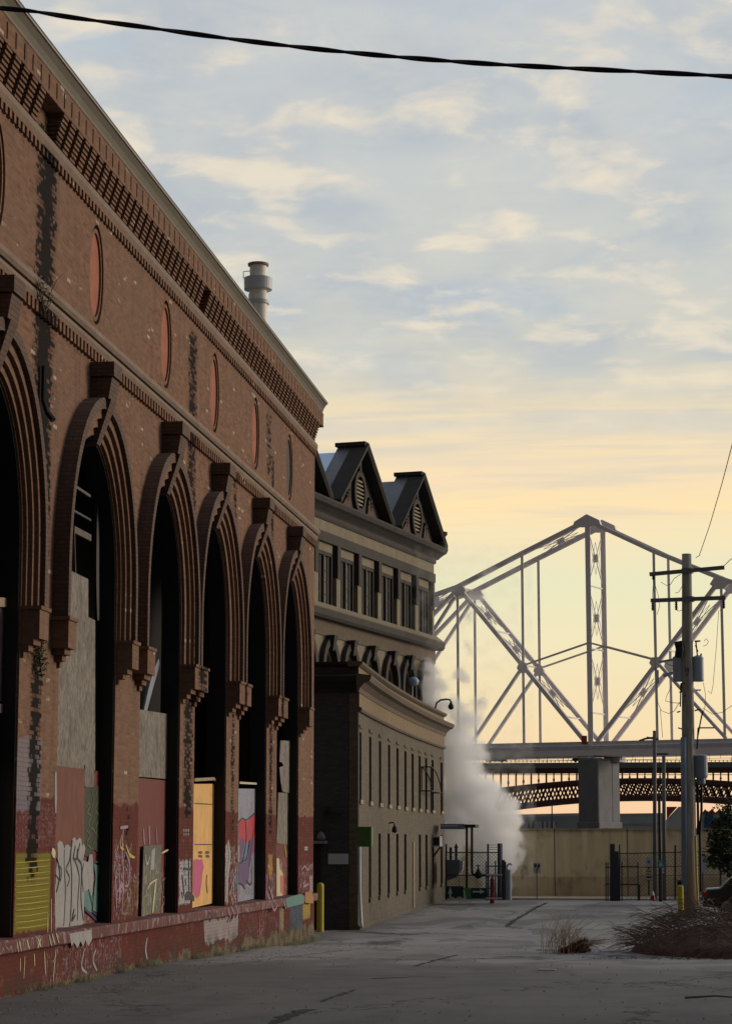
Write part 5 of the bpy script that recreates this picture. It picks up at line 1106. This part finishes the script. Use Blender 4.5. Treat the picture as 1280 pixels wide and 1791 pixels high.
for x0, x1, lab in ((1176.5,1196,'a'), (1211,1230,'b')):
    x, Yt = (x0+x1)/2, YP+.1; c0 = ony(x, 1192, Yt); z1 = ony(x, 1149, Yt).z-c0.z; r = (x1-x0)/2*Yt/3723
    tk = MB().lathe(c0, [(r*.9, 0), (r, .04), (r, z1-.08), (r*1.04, z1-.06), (r*.95, z1), (.05, z1+.07)], 22).build('transformer', M['trafo'], up, smooth=False)
    m = MB(); m.tube(ony(x+4, 1149, Yt), ony(x+5, 1143, Yt), .04, .03); m.build('bushing', M['blackish'], tk)
    m = MB(); m.beam(ony(x, 1158, Yt), ony(1203, 1158, Yt), .06, .08); m.beam(ony(x, 1184, Yt), ony(1203, 1184, Yt), .06, .08); m.build('hanger', M['blackish'], tk)
m = MB(); m.lathe(ony(1225, 1361, YP+.1), [(.12, -.25), (.17, -.2), (.17, .0), (.25, .02), (.27, .1), (.27, .86), (.20, .90), (.05, .92)], 18); m.build('meter_can', M['conduit'], up)
m = MB(); [m.path(pth(q, YP+.1), .05, 8) for q in ([(1219,1368),(1220,1440),(1219,1460)], [(1226,1368),(1226,1420),(1223,1455),(1225,1560)])]; m.build('cable_riser', M['blackish'], up)
m = MB(); m.path(pth([(1194.5,1290),(1195.5,1400),(1196.5,1560)], YP-.25), .12, 12); m.build('conduit', M['conduit'], up, smooth=True)
m = MB(); m.path(pth([(1185,1122),(1188,1135),(1186,1150)], YP-.3), .16, 8); m.path(pth([(1180,1128),(1192,1126)], YP-.4), .09, 8); m.build('cutout_switch', M['blackish'], up)
m = MB(); m.beam(ony(1214,1122,YP), ony(1224,1121,YP), .05, .06); m.beam(ony(1215,1128,YP), ony(1220,1140,YP), .04, .04); m.beam(ony(1216,1120,YP), ony(1219,1150,YP), .05, .05); m.build('bracket', M['blackish'], up)
m = MB(); m.beam(ony(1160,1182,YP-.3), ony(1178,1176,YP-.2), .10, .12); m.beam(ony(1150,1172,YP-.3), ony(1150,1196,YP-.3), .06, .08); m.beam(ony(1152,1158,YP-.3), ony(1180,1153,YP-.2), .07, .09); m.build('switch_arm', M['trafo'], up)
m = MB()
for a, b in (((1191,1195),(1196,1195)), ((1190,1211),(1191,1195)), ((1187,1211),(1192,1210)), ((1195,1217),(1198,1217)), ((1185,1273),(1192,1275)), ((1183,1246),(1189,1244)), ((1190,1195),(1189,1236))): m.beam(ony(*a, YP-.32), ony(*b, YP-.32), .05, .05)
m.build('step_iron', M['blackish'], up)
m = MB(); m.beam(ony(1220,1273,YP), ony(1248,1273,YP), .05, .05); m.beam(ony(1216,1207,YP), ony(1225,1207,YP), .05, .05); m.path(pth([(1214,1243),(1221,1241),(1228,1243),(1219,1290)], YP), .03, 5); m.beam(ony(1220,1273,YP), ony(1218,1310,YP), .05, .06); m.build('bracket', M['blackish'], up)
# pole number, tacked on the shaft
m = MB()
for q in ([(1198.3,1176),(1198.3,1168),(1200.6,1172),(1203,1168),(1203,1176)], [(1199,1183),(1199,1179),(1202.6,1179)]): m.path(pth(q, YP-.272), .018, 4)
m.build('pole_number', M['blackish'], up)
m = MB()
for q in ([(1142,1014),(1140.5,1040),(1141,1052)], [(1142,1014),(1150,1040),(1153,1060),(1148,1075)], [(1155,1018),(1165,1024),(1172,1022),(1178,1012),(1190,1004)], [(1180,1037),(1186,1036),(1194,1022)], [(1182,1067),(1187,1069),(1193,1066)],
          [(1142,1068),(1144,1150),(1150,1230)], [(1265,1064),(1258,1068)], [(1256,1068),(1252,1130),(1246,1200),(1243,1214),(1238,1209)], [(1174,1200),(1166,1215),(1163,1226),(1175,1229),(1190,1230)], [(1150,1230),(1156,1243),(1168,1248),(1178,1244),(1188,1228)],
          [(1229,1194),(1233,1215),(1232,1235),(1228,1250)], [(1228,1238),(1245,1249),(1262,1246),(1285,1230)], [(1229,1130),(1235,1128),(1238,1122),(1234,1117),(1231,1121)], [(1163,1160),(1176,1165),(1178,1172)], [(1154,1240),(1158,1290)]):
    P = pth(q, YP-.2); m.path(P, .013, 4)
m.build('jumper_wire', M['blackish'], up)
def wire(name, label, pts, r, Yf, mat=None, twist=False):
    m = MB(); P = [ony(x, y, Yf(x)) for x, y in pts]; m.path(P, r, 5); return tag(m.build(name, mat or M['blackish']), label, 'cable')
wire('thin_wire', 'thin wire climbing right from the pole top out of the photo', [(1216,975),(1222,972),(1240,920),(1262,845),(1300,700)], .014, lambda x: YP-(x-1216)*.35)
wire('thin_wire', 'thin wire leaving the upper crossarm to the right edge', [(1264,991),(1275,980),(1320,945)], .014, lambda x: YP-(x-1260)*.3)
# slender poles further back
def pole(name, label, px0, y0, px1, y1, w, Y, mat, extra=None):
    t = thing(name, (ony(px1, y1, Y).x, Y, -.2), label, 'pole'); b = ony(px1, y1, Y); b.z = -.2
    MB().tube(b, ony(px0, y0, Y), w/2*Y/3723, w/2*.9*Y/3723, 12).build('pole_shaft', mat, t, smooth=True); return t
M['dullpole'] = plain('dull_grey_pole', (.14, .14, .15), .7, var=.2)
t = pole('slim_pole', 'slim grey pole rising well above the bridge deck, left of the pair', 1144, 1278, 1144.5, 1570, 7, 104, M['dullpole']); m = MB(); m.path(pth([(1117,1296),(1128,1292),(1143,1290)], 104), .05); m.beam(ony(1130, 1290, 104), ony(1151, 1293, 104), .05, .10); m.build('pole_arm', M['dullpole'], t)
t = pole('slim_pole', 'slim grey pole with a short flat arm, right of the pair', 1160, 1322, 1161, 1568, 7, 105, M['dullpole']); m = MB(); m.beam(ony(1147, 1319, 105), ony(1168, 1319, 105), .06, .10); m.build('pole_arm', M['dullpole'], t)
pole('dark_post', 'dark post with a pointed top standing between the two slim grey poles', 1152, 1397, 1154, 1568, 5.5, 103, M['blackish'])
t = thing('blue_notice', (ony(1228, 1560, 92).x, 92, -.25), 'white and blue notice board with a red top edge right of the utility pole', 'sign'); m = MB(); post(m, 1228, 1500, 1575, 92, .05); m.build('post', M['gate'], t); m = MB(); pbox(m, 1223.5, 1498, 1232.5, 1526, 91.93, .02); m.build('sign_plate', plain('light_blue_notice', (.36, .45, .60), .5), t); m = MB(); pbox(m, 1223.5, 1493, 1232.5, 1497.7, 91.93, .02); m.build('red_header', plain('notice_red', (.30, .04, .04), .5), t)
t = thing('guy_wire', (ony(1217, 1588, YP-.5).x, YP-.5, -.2), 'yellow guy wire guard slanting down the right side of the utility pole', 'cable guard'); m = MB(); m.path(pth([(1215.5,1462),(1217,1520),(1220,1589)], YP-.6), .045, 8); m.build('guard_tube', plain('yellow_guard', (.52, .42, .06), .5), t); m = MB(); m.path(pth([(1213,1300),(1215.5,1462)], YP-.6), .012, 4); m.build('cable', M['blackish'], t); m = MB(); m.lathe(ony(1220.5, 1590, YP-.6), [(.10, 0), (.08, .08), (.02, .16)], 10); m.build('anchor', M['whitemetal'], t)
# twisted service cable across the top of the picture
tc_ = thing('overhead_cable', (-1.5, 15, 6), 'thick dark twisted cable sagging across the sky at the top', 'cable')
KP = [(-120,4),(0,14),(60,20),(130,31),(250,47),(400,67.5),(520,82),(640,94.5),(750,104),(860,112),(980,118.5),(1100,124.5),(1200,129.5),(1280,134),(1420,142)]
def catm(P, k):
    out = []
    for i in range(len(P)-1):
        p0, p1, p2, p3 = P[max(i-1, 0)], P[i], P[i+1], P[min(i+2, len(P)-1)]
        for s in range(k):
            t = s/k; out.append(.5*((2*p1)+(p2-p0)*t+(2*p0-5*p1+4*p2-p3)*t*t+(3*p1-p0-3*p2+p3)*t*t*t))
    return out+[P[-1]]
core = catm([ony(x, y, 15.) for x, y in KP], 26); L = 0
M['cable'] = plain('dark_maroon_cable_jacket', (.030, .016, .020), .45, var=.2)
for ph in (0, math.pi):
    Q = []; L = 0
    for i, p in enumerate(core):
        if i: L += (p-core[i-1]).length
        a = L/ .88*2*math.pi + ph + .6*math.sin(L*1.7); Q.append(p+Vector((0, math.cos(a)*.0085, math.sin(a)*.0085)))
    MB().path(Q, .0118, 8).build('strand', M['cable'], tc_, smooth=True)
# ------------------------------------------------------------------ bollards and cabinet
M['yel'] = plain('scuffed_yellow_paint', (.50, .42, .045), .6, var=.3, sc=5)
Yb = 70.3; c = ony(560, 1615, Yb); zt2 = ony(560, 1544, Yb).z
t = thing('yellow_bollard', (c.x, Yb, gz(Yb)), 'yellow bollard against the dark end wall, left side of the street', 'bollard', 'yellow bollards beside the street')
MB().lathe((c.x, Yb, gz(Yb)), [(.115, 0), (.115, zt2-gz(Yb)-.10), (.10, zt2-gz(Yb)-.03), (.04, zt2-gz(Yb))], 16).build('bollard_body', M['yel'], t)
Yb = 85.; c = ony(1190, 1592, Yb); zt2 = ony(1190, 1548, Yb).z
t = thing('yellow_bollard', (c.x, Yb, gz(Yb)), 'yellow bollard in front of the utility pole on the right side of the street', 'bollard', 'yellow bollards beside the street')
MB().lathe((c.x, Yb, gz(Yb)), [(.115, 0), (.115, zt2-gz(Yb)-.06), (.10, zt2-gz(Yb)-.02), (.04, zt2-gz(Yb))], 16).build('bollard_body', M['yel'], t)
t = thing('dark_cabinet', (ony(1195, 1590, 88.5).x, 88.5, gz(88)), 'dark metal cabinet directly behind the right yellow bollard', 'cabinet'); m = MB(); pbox(m, 1184.5, 1542, 1203, 1588, 88.2, .6); m.build('cabinet_body', M['blackish'], t, bevel=.02); m = MB(); pbox(m, 1183, 1538, 1204, 1541.5, 88.0, .9); m.build('cabinet_top', M['dullpole'], t)
# ------------------------------------------------------------------ dark car half out of the picture
cz = gz(89); F = Frame(ony(1230, 1560, 89).x, 89, 1, 0, 0, -1)
M['carpaint'] = plain('glossy_black_car_paint', (.012, .013, .016), .18, var=.05, spec=.6)
car = thing('parked_car', (F.o.x, 89, cz), 'black car parked behind the brush pile, partly out of the photo at the right', 'car')
m = MB(); prof = [(0, .38), (-.02, .62), (.03, .86), (.12, .96), (.62, 1.0), (1.05, 1.42), (1.3, 1.5), (2.6, 1.5), (3.0, 1.42), (3.6, 1.0), (4.35, .86), (4.5, .62), (4.48, .35), (4.2, .24), (.2, .26)]
m.prism(F, [(a, cz+z) for a, z in prof], -.92, .92); bd = m.build('body', M['carpaint'], car, bevel=.07, smooth=False)
MB().prism(F, [(.78, cz+1.02), (1.12, cz+1.38), (1.35, cz+1.43), (2.0, cz+1.43), (2.0, cz+1.02)], .922, .935).build('side_window', plain('dark_car_glass', (.02, .025, .03), .05, var=0, spec=.8), car)
MB().prism(F, [(.10, cz+.965), (.62, cz+1.005), (.62, cz+1.02), (.10, cz+.98)], -.8, .8).build('boot_glint', M['whitemetal'], car)  # white strip imitates the glint along the boot lid
MB().box(F, -.05, .14, .60, .94, cz+.68, cz+.86).build('tail_light', plain('red_lamp_lens', (.40, .01, .012), .2), car); MB().box(F, -.05, .14, -.94, -.60, cz+.68, cz+.86).build('tail_light', bpy.data.materials['red_lamp_lens'], car)
MB().box(F, -.07, .25, -.85, .85, cz+.28, cz+.5).build('bumper', M['dullpole'], car, bevel=.03)
for a in (.85, 3.6):
    for d in (.93, -.72):
        wl = MB().tube(F(a, d, cz+.33), F(a, d-.2, cz+.33), .33, n=24).build('wheel', M['blackish'], car); MB().tube(F(a, d+.01, cz+.33), F(a, d, cz+.33), .19, n=16).build('rim', M['greymetal'], wl)
# ------------------------------------------------------------------ plants
def leafy(name, blobs, n, size, mat, parent, seed=1, flat=.5):
    r = random.Random(seed); m = MB()
    tot = sum(b[3] for b in blobs)
    for c, rx, rz, wgt in blobs:
        for _ in range(int(n*wgt/tot)):
            while True:
                u = Vector((r.uniform(-1, 1), r.uniform(-1, 1), r.uniform(-1, 1)))
                if u.length < 1 and u.length > r.random()*.75: break
            p = Vector(c)+Vector((u.x*rx, u.y*rx, u.z*rz)); s = size*r.uniform(.5, 1.3)
            a = Vector((r.gauss(0, 1), r.gauss(0, 1), r.gauss(0, .7))).normalized(); b = a.cross(Vector((r.gauss(0, 1), r.gauss(0, 1), r.gauss(0, 1)))).normalized()
            m.add([p-a*s, p+b*s*.35, p+a*s, p-b*s*.35], [(0, 1, 2, 3)])
    return m.build(name, mat, parent, normals=False)
def leafmat(name, c1, c2):
    k = NT(name, .7); c = k.mix(k.step(k.noise(k.pos(), 1.3, 4, .6), .35, .65), c1, c2); k.color(k.mix(k.step(k.noise(k.pos(), 7, 2, .6), .4, .7, 0, .6), c, k.mix(1., c, (1.6, 1.5, 1.2, 1), 'MULTIPLY'))); return k.m
M['leaf'] = leafmat('dark_evergreen_leaves', (.018, .034, .018, 1), (.040, .062, .030, 1)); M['bark'] = plain('rough_bark', (.10, .08, .06), .9, var=.4, sc=5)
YT = 83.; t = thing('evergreen_tree', (ony(1295, 1580, YT).x, YT, gz(YT)), 'dark leafy evergreen tree at the right edge above the parked car', 'tree')
g0 = Vector((ony(1295, 1590, YT).x, YT, gz(YT)))
m = MB(); m.path([g0, g0+Vector((-.05, 0, 1.2)), g0+Vector((.1, .1, 2.6)), g0+Vector((0, 0, 4.2))], .16, 10, taper=.05)
rr = random.Random(3)
for i in range(26):
    z = .9+i*.12; a = rr.uniform(0, 6.28); d = Vector((math.cos(a), math.sin(a), rr.uniform(.1, .6))); L_ = rr.uniform(.7, 1.5); s0 = g0+Vector((0, 0, z)); m.path([s0, s0+d*L_*.5+Vector((0, 0, .1)), s0+d*L_], .035, 5, taper=.01)
m.build('trunk', M['bark'], t)
bl = []
for px, py, rx, rz, wg in ((1262,1445,.45,.35,2), (1285,1430,.6,.4,2.5), (1255,1475,.45,.35,2.4), (1275,1480,.65,.55,4), (1256,1505,.42,.33,2), (1280,1515,.6,.42,3), (1247,1488,.22,.16,.7), (1246,1462,.2,.15,.6), (1268,1420,.28,.2,.7), (1300,1470,.8,1.2,5), (1310,1420,.7,.6,2), (1252,1440,.18,.12,.4), (1243,1503,.16,.12,.4), (1272,1412,.16,.12,.3)):
    for q in range(2):
        c = ony(px, py, YT+rr.uniform(-.35, .35)); bl.append((c, rx, rz, wg))
leafy('crown', bl, 5200, .085, M['leaf'], t, 5)
m = MB()
for px, py, qx, qy in ((1262,1460,1232,1435), (1258,1470,1230,1452), (1262,1490,1236,1500), (1256,1450,1236,1420), (1268,1440,1252,1408), (1260,1500,1238,1516), (1256,1478,1228,1470), (1272,1436,1264,1402)):
    m.path(pth([(px,py), ((px+qx)/2+2,(py+qy)/2-3), (qx,qy)], YT-.3), .014, 4, taper=.005)
m.build('bare_twig', M['bark'], t)
tips = [(ony(x, y, YT-.3), .22, .12, 1) for x, y in ((1234,1436),(1238,1424),(1241,1500),(1243,1442),(1240,1452),(1252,1412),(1262,1408),(1236,1504),(1244,1515))]
leafy('sprig_leaves', tips, 210, .07, M['leaf'], t, 8)
# brush pile of cut branches
M['twig'] = plain('grey_brown_dead_twigs', (.19, .155, .135), .9, var=.55, sc=2.5); M['twig2'] = plain('tan_dead_twigs', (.22, .16, .11), .9, var=.3, sc=2)
M['litter'] = plain('red_brown_leaf_litter', (.085, .042, .032), .95, var=.6, sc=4, bump=.6)
bp = thing('brush_pile', (1.4, 54, gz(54)), 'heap of cut grey-brown branches and red dead leaves on the right side of the street', 'brush pile')
r = random.Random(11)
def heap(x, y):                                   # height of the heap at a point
    u = (x-2.6)/3.45; v = (y-53.5)/4.6; q = 1-u*u-v*v
    return (max(0, q)**.65)*(1.05+.12*math.sin(x*2.1)+.10*math.sin(y*1.7))
m1_, m2_ = MB(), MB()
for i in range(1500):
    while True:
        x, y = r.uniform(-1.3, 5.6), r.uniform(48.9, 58)
        if heap(x, y) > .02: break
    h = heap(x, y)*r.uniform(.55, 1.05) + .04; a = r.gauss(math.pi if x < 1.2 else 0 if r.random() < .4 else math.pi, .8); el = r.uniform(-.35, .45)
    L_ = r.uniform(.35, 1.25); d = Vector((math.cos(a)*math.cos(el), math.sin(a)*.6, math.sin(el)))
    p = Vector((x, y, gz(y)+h)); bend = Vector((r.uniform(-.2, .2), r.uniform(-.2, .2), r.uniform(-.12, .25)))
    q = [p, p+d*L_*.35+bend*.35*L_, p+d*L_*.7+bend*.3*L_+Vector((0, 0, .03)), p+d*L_-Vector((0, 0, .10*L_))+bend*.1]
    for v_ in q: v_.z = max(v_.z, gz(v_.y)+.015)
    (m2_ if r.random() < .09 else m1_).path(q, r.uniform(.006, .017), 4, taper=.003)
    if r.random() < .5:
        d2 = (d+Vector((r.uniform(-.6, .6), r.uniform(-.5, .5), r.uniform(-.1, .7)))).normalized(); m1_.path([q[1], q[1]+d2*L_*.25, q[1]+d2*L_*.5+Vector((0, 0, -.03))], .006, 3, taper=.002)
for i in range(46):                               # long sprays reaching out to the left and up
    x = r.uniform(-.5, 1.3); y = r.uniform(50, 56); p = Vector((x, y, gz(y)+heap(x, y)*.7+.1)); d = Vector((-r.uniform(.5, 1.1), r.uniform(-.2, .3), r.uniform(.0, .45))); L_ = r.uniform(.5, 1.2)
    q = [p, p+d*L_*.4, p+d*L_*.75+Vector((0, 0, .04)), p+d*L_+Vector((0, 0, -.08))]
    for v_ in q: v_.z = max(v_.z, gz(v_.y)+.02)
    m1_.path(q, .012, 4, taper=.003); 
    for s in range(3): m1_.path([q[2], q[2]+Vector((-.2-r.random()*.15, r.uniform(-.1, .1), r.uniform(-.15, .2)))], .004, 3)
tag(m1_.build('dead_branches', M['twig'], bp), kind='stuff'); tag(m2_.build('pale_branches', M['twig2'], bp), kind='stuff')
m = MB(); nx_, ny_ = 60, 44; base = len(m.v)
for j in range(ny_):
    for i in range(nx_):
        x = -1.5+7.4*i/(nx_-1); y = 48.6+9.6*j/(ny_-1); h = heap(x, y)*.62; m.v.append((x, y, gz(y)+h*r.uniform(.75, 1.0)+(.02 if h > 0 else -.06)+(.03*r.random() if h > 0 else 0)))
for j in range(ny_-1):
    for i in range(nx_-1): m.f.append((j*nx_+i, j*nx_+i+1, (j+1)*nx_+i+1, (j+1)*nx_+i))
tag(m.build('leaf_litter', M['litter'], bp), kind='stuff')
# scattered leaves and twigs round the pile
m = MB()
for i in range(900):
    x, y = r.gauss(1.8, 3.0), r.choice([r.uniform(48.0, 49.6), r.uniform(48, 60)]);
    if x < -1.9 or (x > -1 and y > 50.2 and heap(x, y) > 0): continue
    s = r.uniform(.02, .06); a = r.uniform(0, 6.28); z = gz(y)+.012; m.add([(x-s*math.cos(a), y-s*math.sin(a), z), (x+s*.4, y-s*.2, z+.015), (x+s*math.cos(a), y+s*math.sin(a), z+.01), (x-s*.4, y+s*.2, z+.01)], [(0, 1, 2, 3)])
tag(m.build('fallen_leaves', M['litter'], None, normals=False), kind='stuff')
# dry weeds growing from the road
wd = thing('dry_weeds', (ony(975, 1655, 52).x, 52, gz(52)), 'clump of thin dry weeds growing from a crack in the middle of the road', 'weeds')
m = MB(); wx = ony(975, 1655, 52).x
for i in range(95):
    x = wx+r.gauss(.1, .24); y = 52+r.gauss(0, .35); h = r.uniform(.3, .98)*(1 if abs(x-wx) < .4 else .6); lean = Vector((r.gauss(.06, .16), r.gauss(0, .12), 0)); p = Vector((x, y, gz(y)))
    m.path([p, p+Vector((0, 0, h*.4))+lean*.2, p+Vector((0, 0, h*.75))+lean*.7, p+Vector((0, 0, h))+lean*1.5], .0065, 3, taper=.003)
    for s in range(2): b = p+Vector((0, 0, h*(.4+.2*s)))+lean*.6; m.path([b, b+Vector((r.gauss(0, .10), r.gauss(0, .08), r.uniform(.03, .16)))], .003, 3)
tag(m.build('stems', plain('dry_straw_stems', (.30, .25, .18), .9, var=.4, sc=4), wd), kind='stuff')
m = MB(); lx = ony(1003, 1645, 52).x
for i in range(330):
    u = r.random(); x = lx-.25+u*.55+r.gauss(0, .06); y = 52+r.gauss(0, .12); z = gz(y)+.02+r.random()*(.05+.30*u)*(1 if u < .85 else .5); s = r.uniform(.02, .055); d = Vector((r.gauss(.6, .4), r.gauss(0, .4), r.gauss(.5, .4))).normalized(); e = d.cross(Vector((0, 1, .3))).normalized()
    p = Vector((x, y, z)); m.add([p-d*s*1.6, p+e*s*.5, p+d*s*1.6, p-e*s*.5], [(0, 1, 2, 3)])
tag(m.build('dead_leaves', plain('rust_red_leaves', (.16, .045, .030), .8, var=.4, sc=6), wd, normals=False), kind='stuff')
m = MB()
for i in range(46):
    u = r.random(); p = Vector((lx+.15+r.gauss(0, .08), 52+r.gauss(0, .15), gz(52)+.02)); m.path([p, p+Vector((.12+.2*u, 0, .16+.12*u)), p+Vector((.35+.35*u, 0, .26*u+.05))], .005, 3, taper=.002)
tag(m.build('bent_stems', M['twig2'], wd), kind='stuff')
# weeds along the foot of the warehouse and growing out of its masonry
M['weed'] = leafmat('dusty_green_weeds', (.045, .055, .020, 1), (.085, .095, .035, 1))
m = MB()
for i in range(2600):
    y = r.uniform(33, 62.8); dd = abs(r.gauss(0, .10))+.02; q = math.sin(y*1.1)+math.sin(y*2.7+1)+ (1.2 if y > 59 else 0)
    if q < .1 and r.random() < .88: continue
    x = -9.93+dd; h = r.uniform(.04, .16)*(1.5 if y > 59 else 1); p = Vector((x, y, gz(y))); l = Vector((r.gauss(0, .05), r.gauss(0, .05), h)); m.add([p, p+l*.5+Vector((0, .012, 0)), p+l, p+l*.5-Vector((0, .012, 0))], [(0, 1, 2, 3)])
tag(m.build('verge_weeds', M['weed'], None, normals=False), kind='stuff')
for nm, lab, P0, n_ in (('wall_vine', 'green vine hanging below the carved impost on the nearest pier', (66, 1145), 330), ('wall_sapling', 'small leafy sapling rooted on the ledge beside the upper downpipe', (78, 535), 200)):
    o_ = onx(*P0, -9.9); t = thing(nm, o_, lab, 'plant'); m = MB()
    if nm == 'wall_vine':
        leafy('foliage', [(onx(66, 1130, -9.9), .16, .22, 2), (onx(72, 1160, -9.92), .12, .22, 2), (onx(62, 1125, -9.9), .14, .12, 1)], n_, .04, M['weed'], t, 4); m.path([onx(66, 1110, -9.9), onx(70, 1150, -9.93), onx(74, 1185, -9.95)], .01, 4)
    else:
        leafy('foliage', [(onx(72, 500, -9.85), .14, .20, 2), (onx(78, 520, -9.85), .15, .12, 2)], n_, .03, M['weed'], t, 6)
        for q in ([(80,545),(90,510),(100,490),(112,478)], [(80,545),(92,525),(105,521)], [(78,540),(72,505),(66,480)], [(78,545),(60,470),(45,455)]): m.path([onx(x, y, -9.9+.05*i) for i, (x, y) in enumerate(q)], .012, 4, taper=.004)
    m.build('stem', M['bark'], t)
# loose stones and litter on the asphalt
m = MB()
for i in range(650):
    y = 29+31*r.random()**1.4; x = r.uniform(-9.7, 5) if r.random() < .55 else -9.6+abs(r.gauss(0, .8)); s = r.uniform(.008, .028); z = gz(y); a = r.uniform(0, 6.28)
    c_, s_ = math.cos(a)*s, math.sin(a)*s; m.add([(x-c_, y-s_, z), (x+s_, y-c_, z), (x+c_, y+s_, z), (x-s_, y+c_, z), (x, y, z+s*.9)], [(0, 1, 4), (1, 2, 4), (2, 3, 4), (3, 0, 4)])
tag(m.build('loose_gravel', plain('pale_grey_grit', (.20, .195, .185), .9, var=.5, sc=3)), kind='stuff')
for q, lab in (([(1152,1723),(1180,1722),(1230,1722.5)], None), ([(945,1712),(975,1711)], None)): pass
p = onz(1262, 1748, .25); m = MB(); m.path([p+Vector((-.55, 0, .02)), p+Vector((-.1, .03, .05)), p+Vector((.25, -.02, .03)), p+Vector((.6, .1, .06))], .018, 5, taper=.008); tag(m.build('fallen_branch', M['twig']), 'short dead branch lying on the asphalt at the lower right corner', 'branch')
p = onz(957, 1712, .03); m = MB(); m.box(W, p.x-.16, p.x+.16, p.y-.06, p.y+.06, gz(p.y)+.005, gz(p.y)+.02); tag(m.build('paper_scrap', M['whitemetal']), 'small white scrap of litter on the road below the weeds', 'litter')
# ------------------------------------------------------------------ steam
def steam():
    B_ = [(866,1545,24,.9), (873,1500,30,1.15), (862,1462,36,1.2), (888,1432,24,1.1), (893,1470,20,1.0), (846,1425,34,1.15), (893,1413,20,.95), (815,1392,44,1.15), (802,1345,38,1.05), (798,1300,38,.95), (826,1318,26,.75), (812,1262,30,.62), (778,1240,30,.62),
          (752,1205,30,.72), (734,1200,22,.85), (748,1172,22,.60), (795,1440,38,1.0), (792,1490,22,.7), (835,1225,22,.42), (806,1185,24,.40), (818,1135,20,.34), (820,1080,22,.33), (832,1042,20,.33), (858,1006,18,.30), (905,1498,14,.85), (852,1385,30,1.0), (838,1510,20,.7), (875,1395,18,.8)]
    Ys_ = 105.6; mat = bpy.data.materials.new('drifting_steam'); mat.use_nodes = True; nt = mat.node_tree; N = nt.nodes; Lk = nt.links; N.clear()
    g = N.new('ShaderNodeNewGeometry'); acc = None
    wp = N.new('ShaderNodeTexNoise'); wp.inputs['Scale'].default_value = .85; wp.inputs['Detail'].default_value = 3; Lk.new(g.outputs['Position'], wp.inputs['Vector'])
    sub = N.new('ShaderNodeVectorMath'); sub.operation = 'MULTIPLY_ADD'; Lk.new(wp.outputs['Color'], sub.inputs[0]); sub.inputs[1].default_value = (.9, .9, .9); sub.inputs[2].default_value = (-.45, -.45, -.45)
    pp = N.new('ShaderNodeVectorMath'); pp.operation = 'ADD'; Lk.new(g.outputs['Position'], pp.inputs[0]); Lk.new(sub.outputs[0], pp.inputs[1])
    for px, py, rad, st in B_:
        c = ony(px, py, Ys_); rr_ = rad*Ys_/3723*1.42
        d = N.new('ShaderNodeVectorMath'); d.operation = 'DISTANCE'; Lk.new(pp.outputs[0], d.inputs[0]); d.inputs[1].default_value = c
        mr = N.new('ShaderNodeMapRange'); Lk.new(d.outputs['Value'], mr.inputs[0]); mr.inputs[1].default_value = 0; mr.inputs[2].default_value = rr_; mr.inputs[3].default_value = st; mr.inputs[4].default_value = 0
        if acc is None: acc = mr.outputs[0]
        else:
            mx = N.new('ShaderNodeMath'); mx.operation = 'SMOOTH_MAX'; mx.inputs[2].default_value = .15; Lk.new(acc, mx.inputs[0]); Lk.new(mr.outputs[0], mx.inputs[1]); acc = mx.outputs[0]
    nz = N.new('ShaderNodeTexNoise'); nz.inputs['Scale'].default_value = 1.5; nz.inputs['Detail'].default_value = 6; nz.inputs['Roughness'].default_value = .62; Lk.new(g.outputs['Position'], nz.inputs['Vector'])
    ma = N.new('ShaderNodeMath'); ma.operation = 'MULTIPLY_ADD'; Lk.new(nz.outputs[0], ma.inputs[0]); ma.inputs[1].default_value = 1.75; ma.inputs[2].default_value = -.90
    fs = N.new('ShaderNodeMapRange'); fs.interpolation_type = 'SMOOTHSTEP'; Lk.new(acc, fs.inputs[0]); fs.inputs[1].default_value = .06; fs.inputs[2].default_value = .34
    ad = N.new('ShaderNodeMath'); ad.operation = 'ADD'; Lk.new(acc, ad.inputs[0]); Lk.new(ma.outputs[0], ad.inputs[1])
    mr = N.new('ShaderNodeMapRange'); mr.interpolation_type = 'SMOOTHSTEP'; Lk.new(ad.outputs[0], mr.inputs[0]); mr.inputs[1].default_value = .03; mr.inputs[2].default_value = .48; mr.inputs[3].default_value = 0; mr.inputs[4].default_value = 2.4
    fm = N.new('ShaderNodeMath'); fm.operation = 'MULTIPLY'; Lk.new(fs.outputs[0], fm.inputs[0]); Lk.new(mr.outputs[0], fm.inputs[1])
    v = N.new('ShaderNodeVolumePrincipled'); v.inputs['Color'].default_value = (.99, .995, 1, 1); v.inputs['Anisotropy'].default_value = .3; Lk.new(fm.outputs[0], v.inputs['Density'])
    out = N.new('ShaderNodeOutputMaterial'); Lk.new(v.outputs[0], out.inputs['Volume'])
    m = MB(); l, rr_ = ony(712, 1400, Ys_).x, ony(935, 1400, Ys_).x; m.box(W, l, rr_, Ys_-1.9, Ys_+1.9, .0, ony(800, 960, Ys_).z)
    o = m.build('steam', mat); tag(o, kind='stuff'); mat.cycles.volume_step_rate = .6 if hasattr(mat, 'cycles') and hasattr(mat.cycles, 'volume_step_rate') else 1
steam()
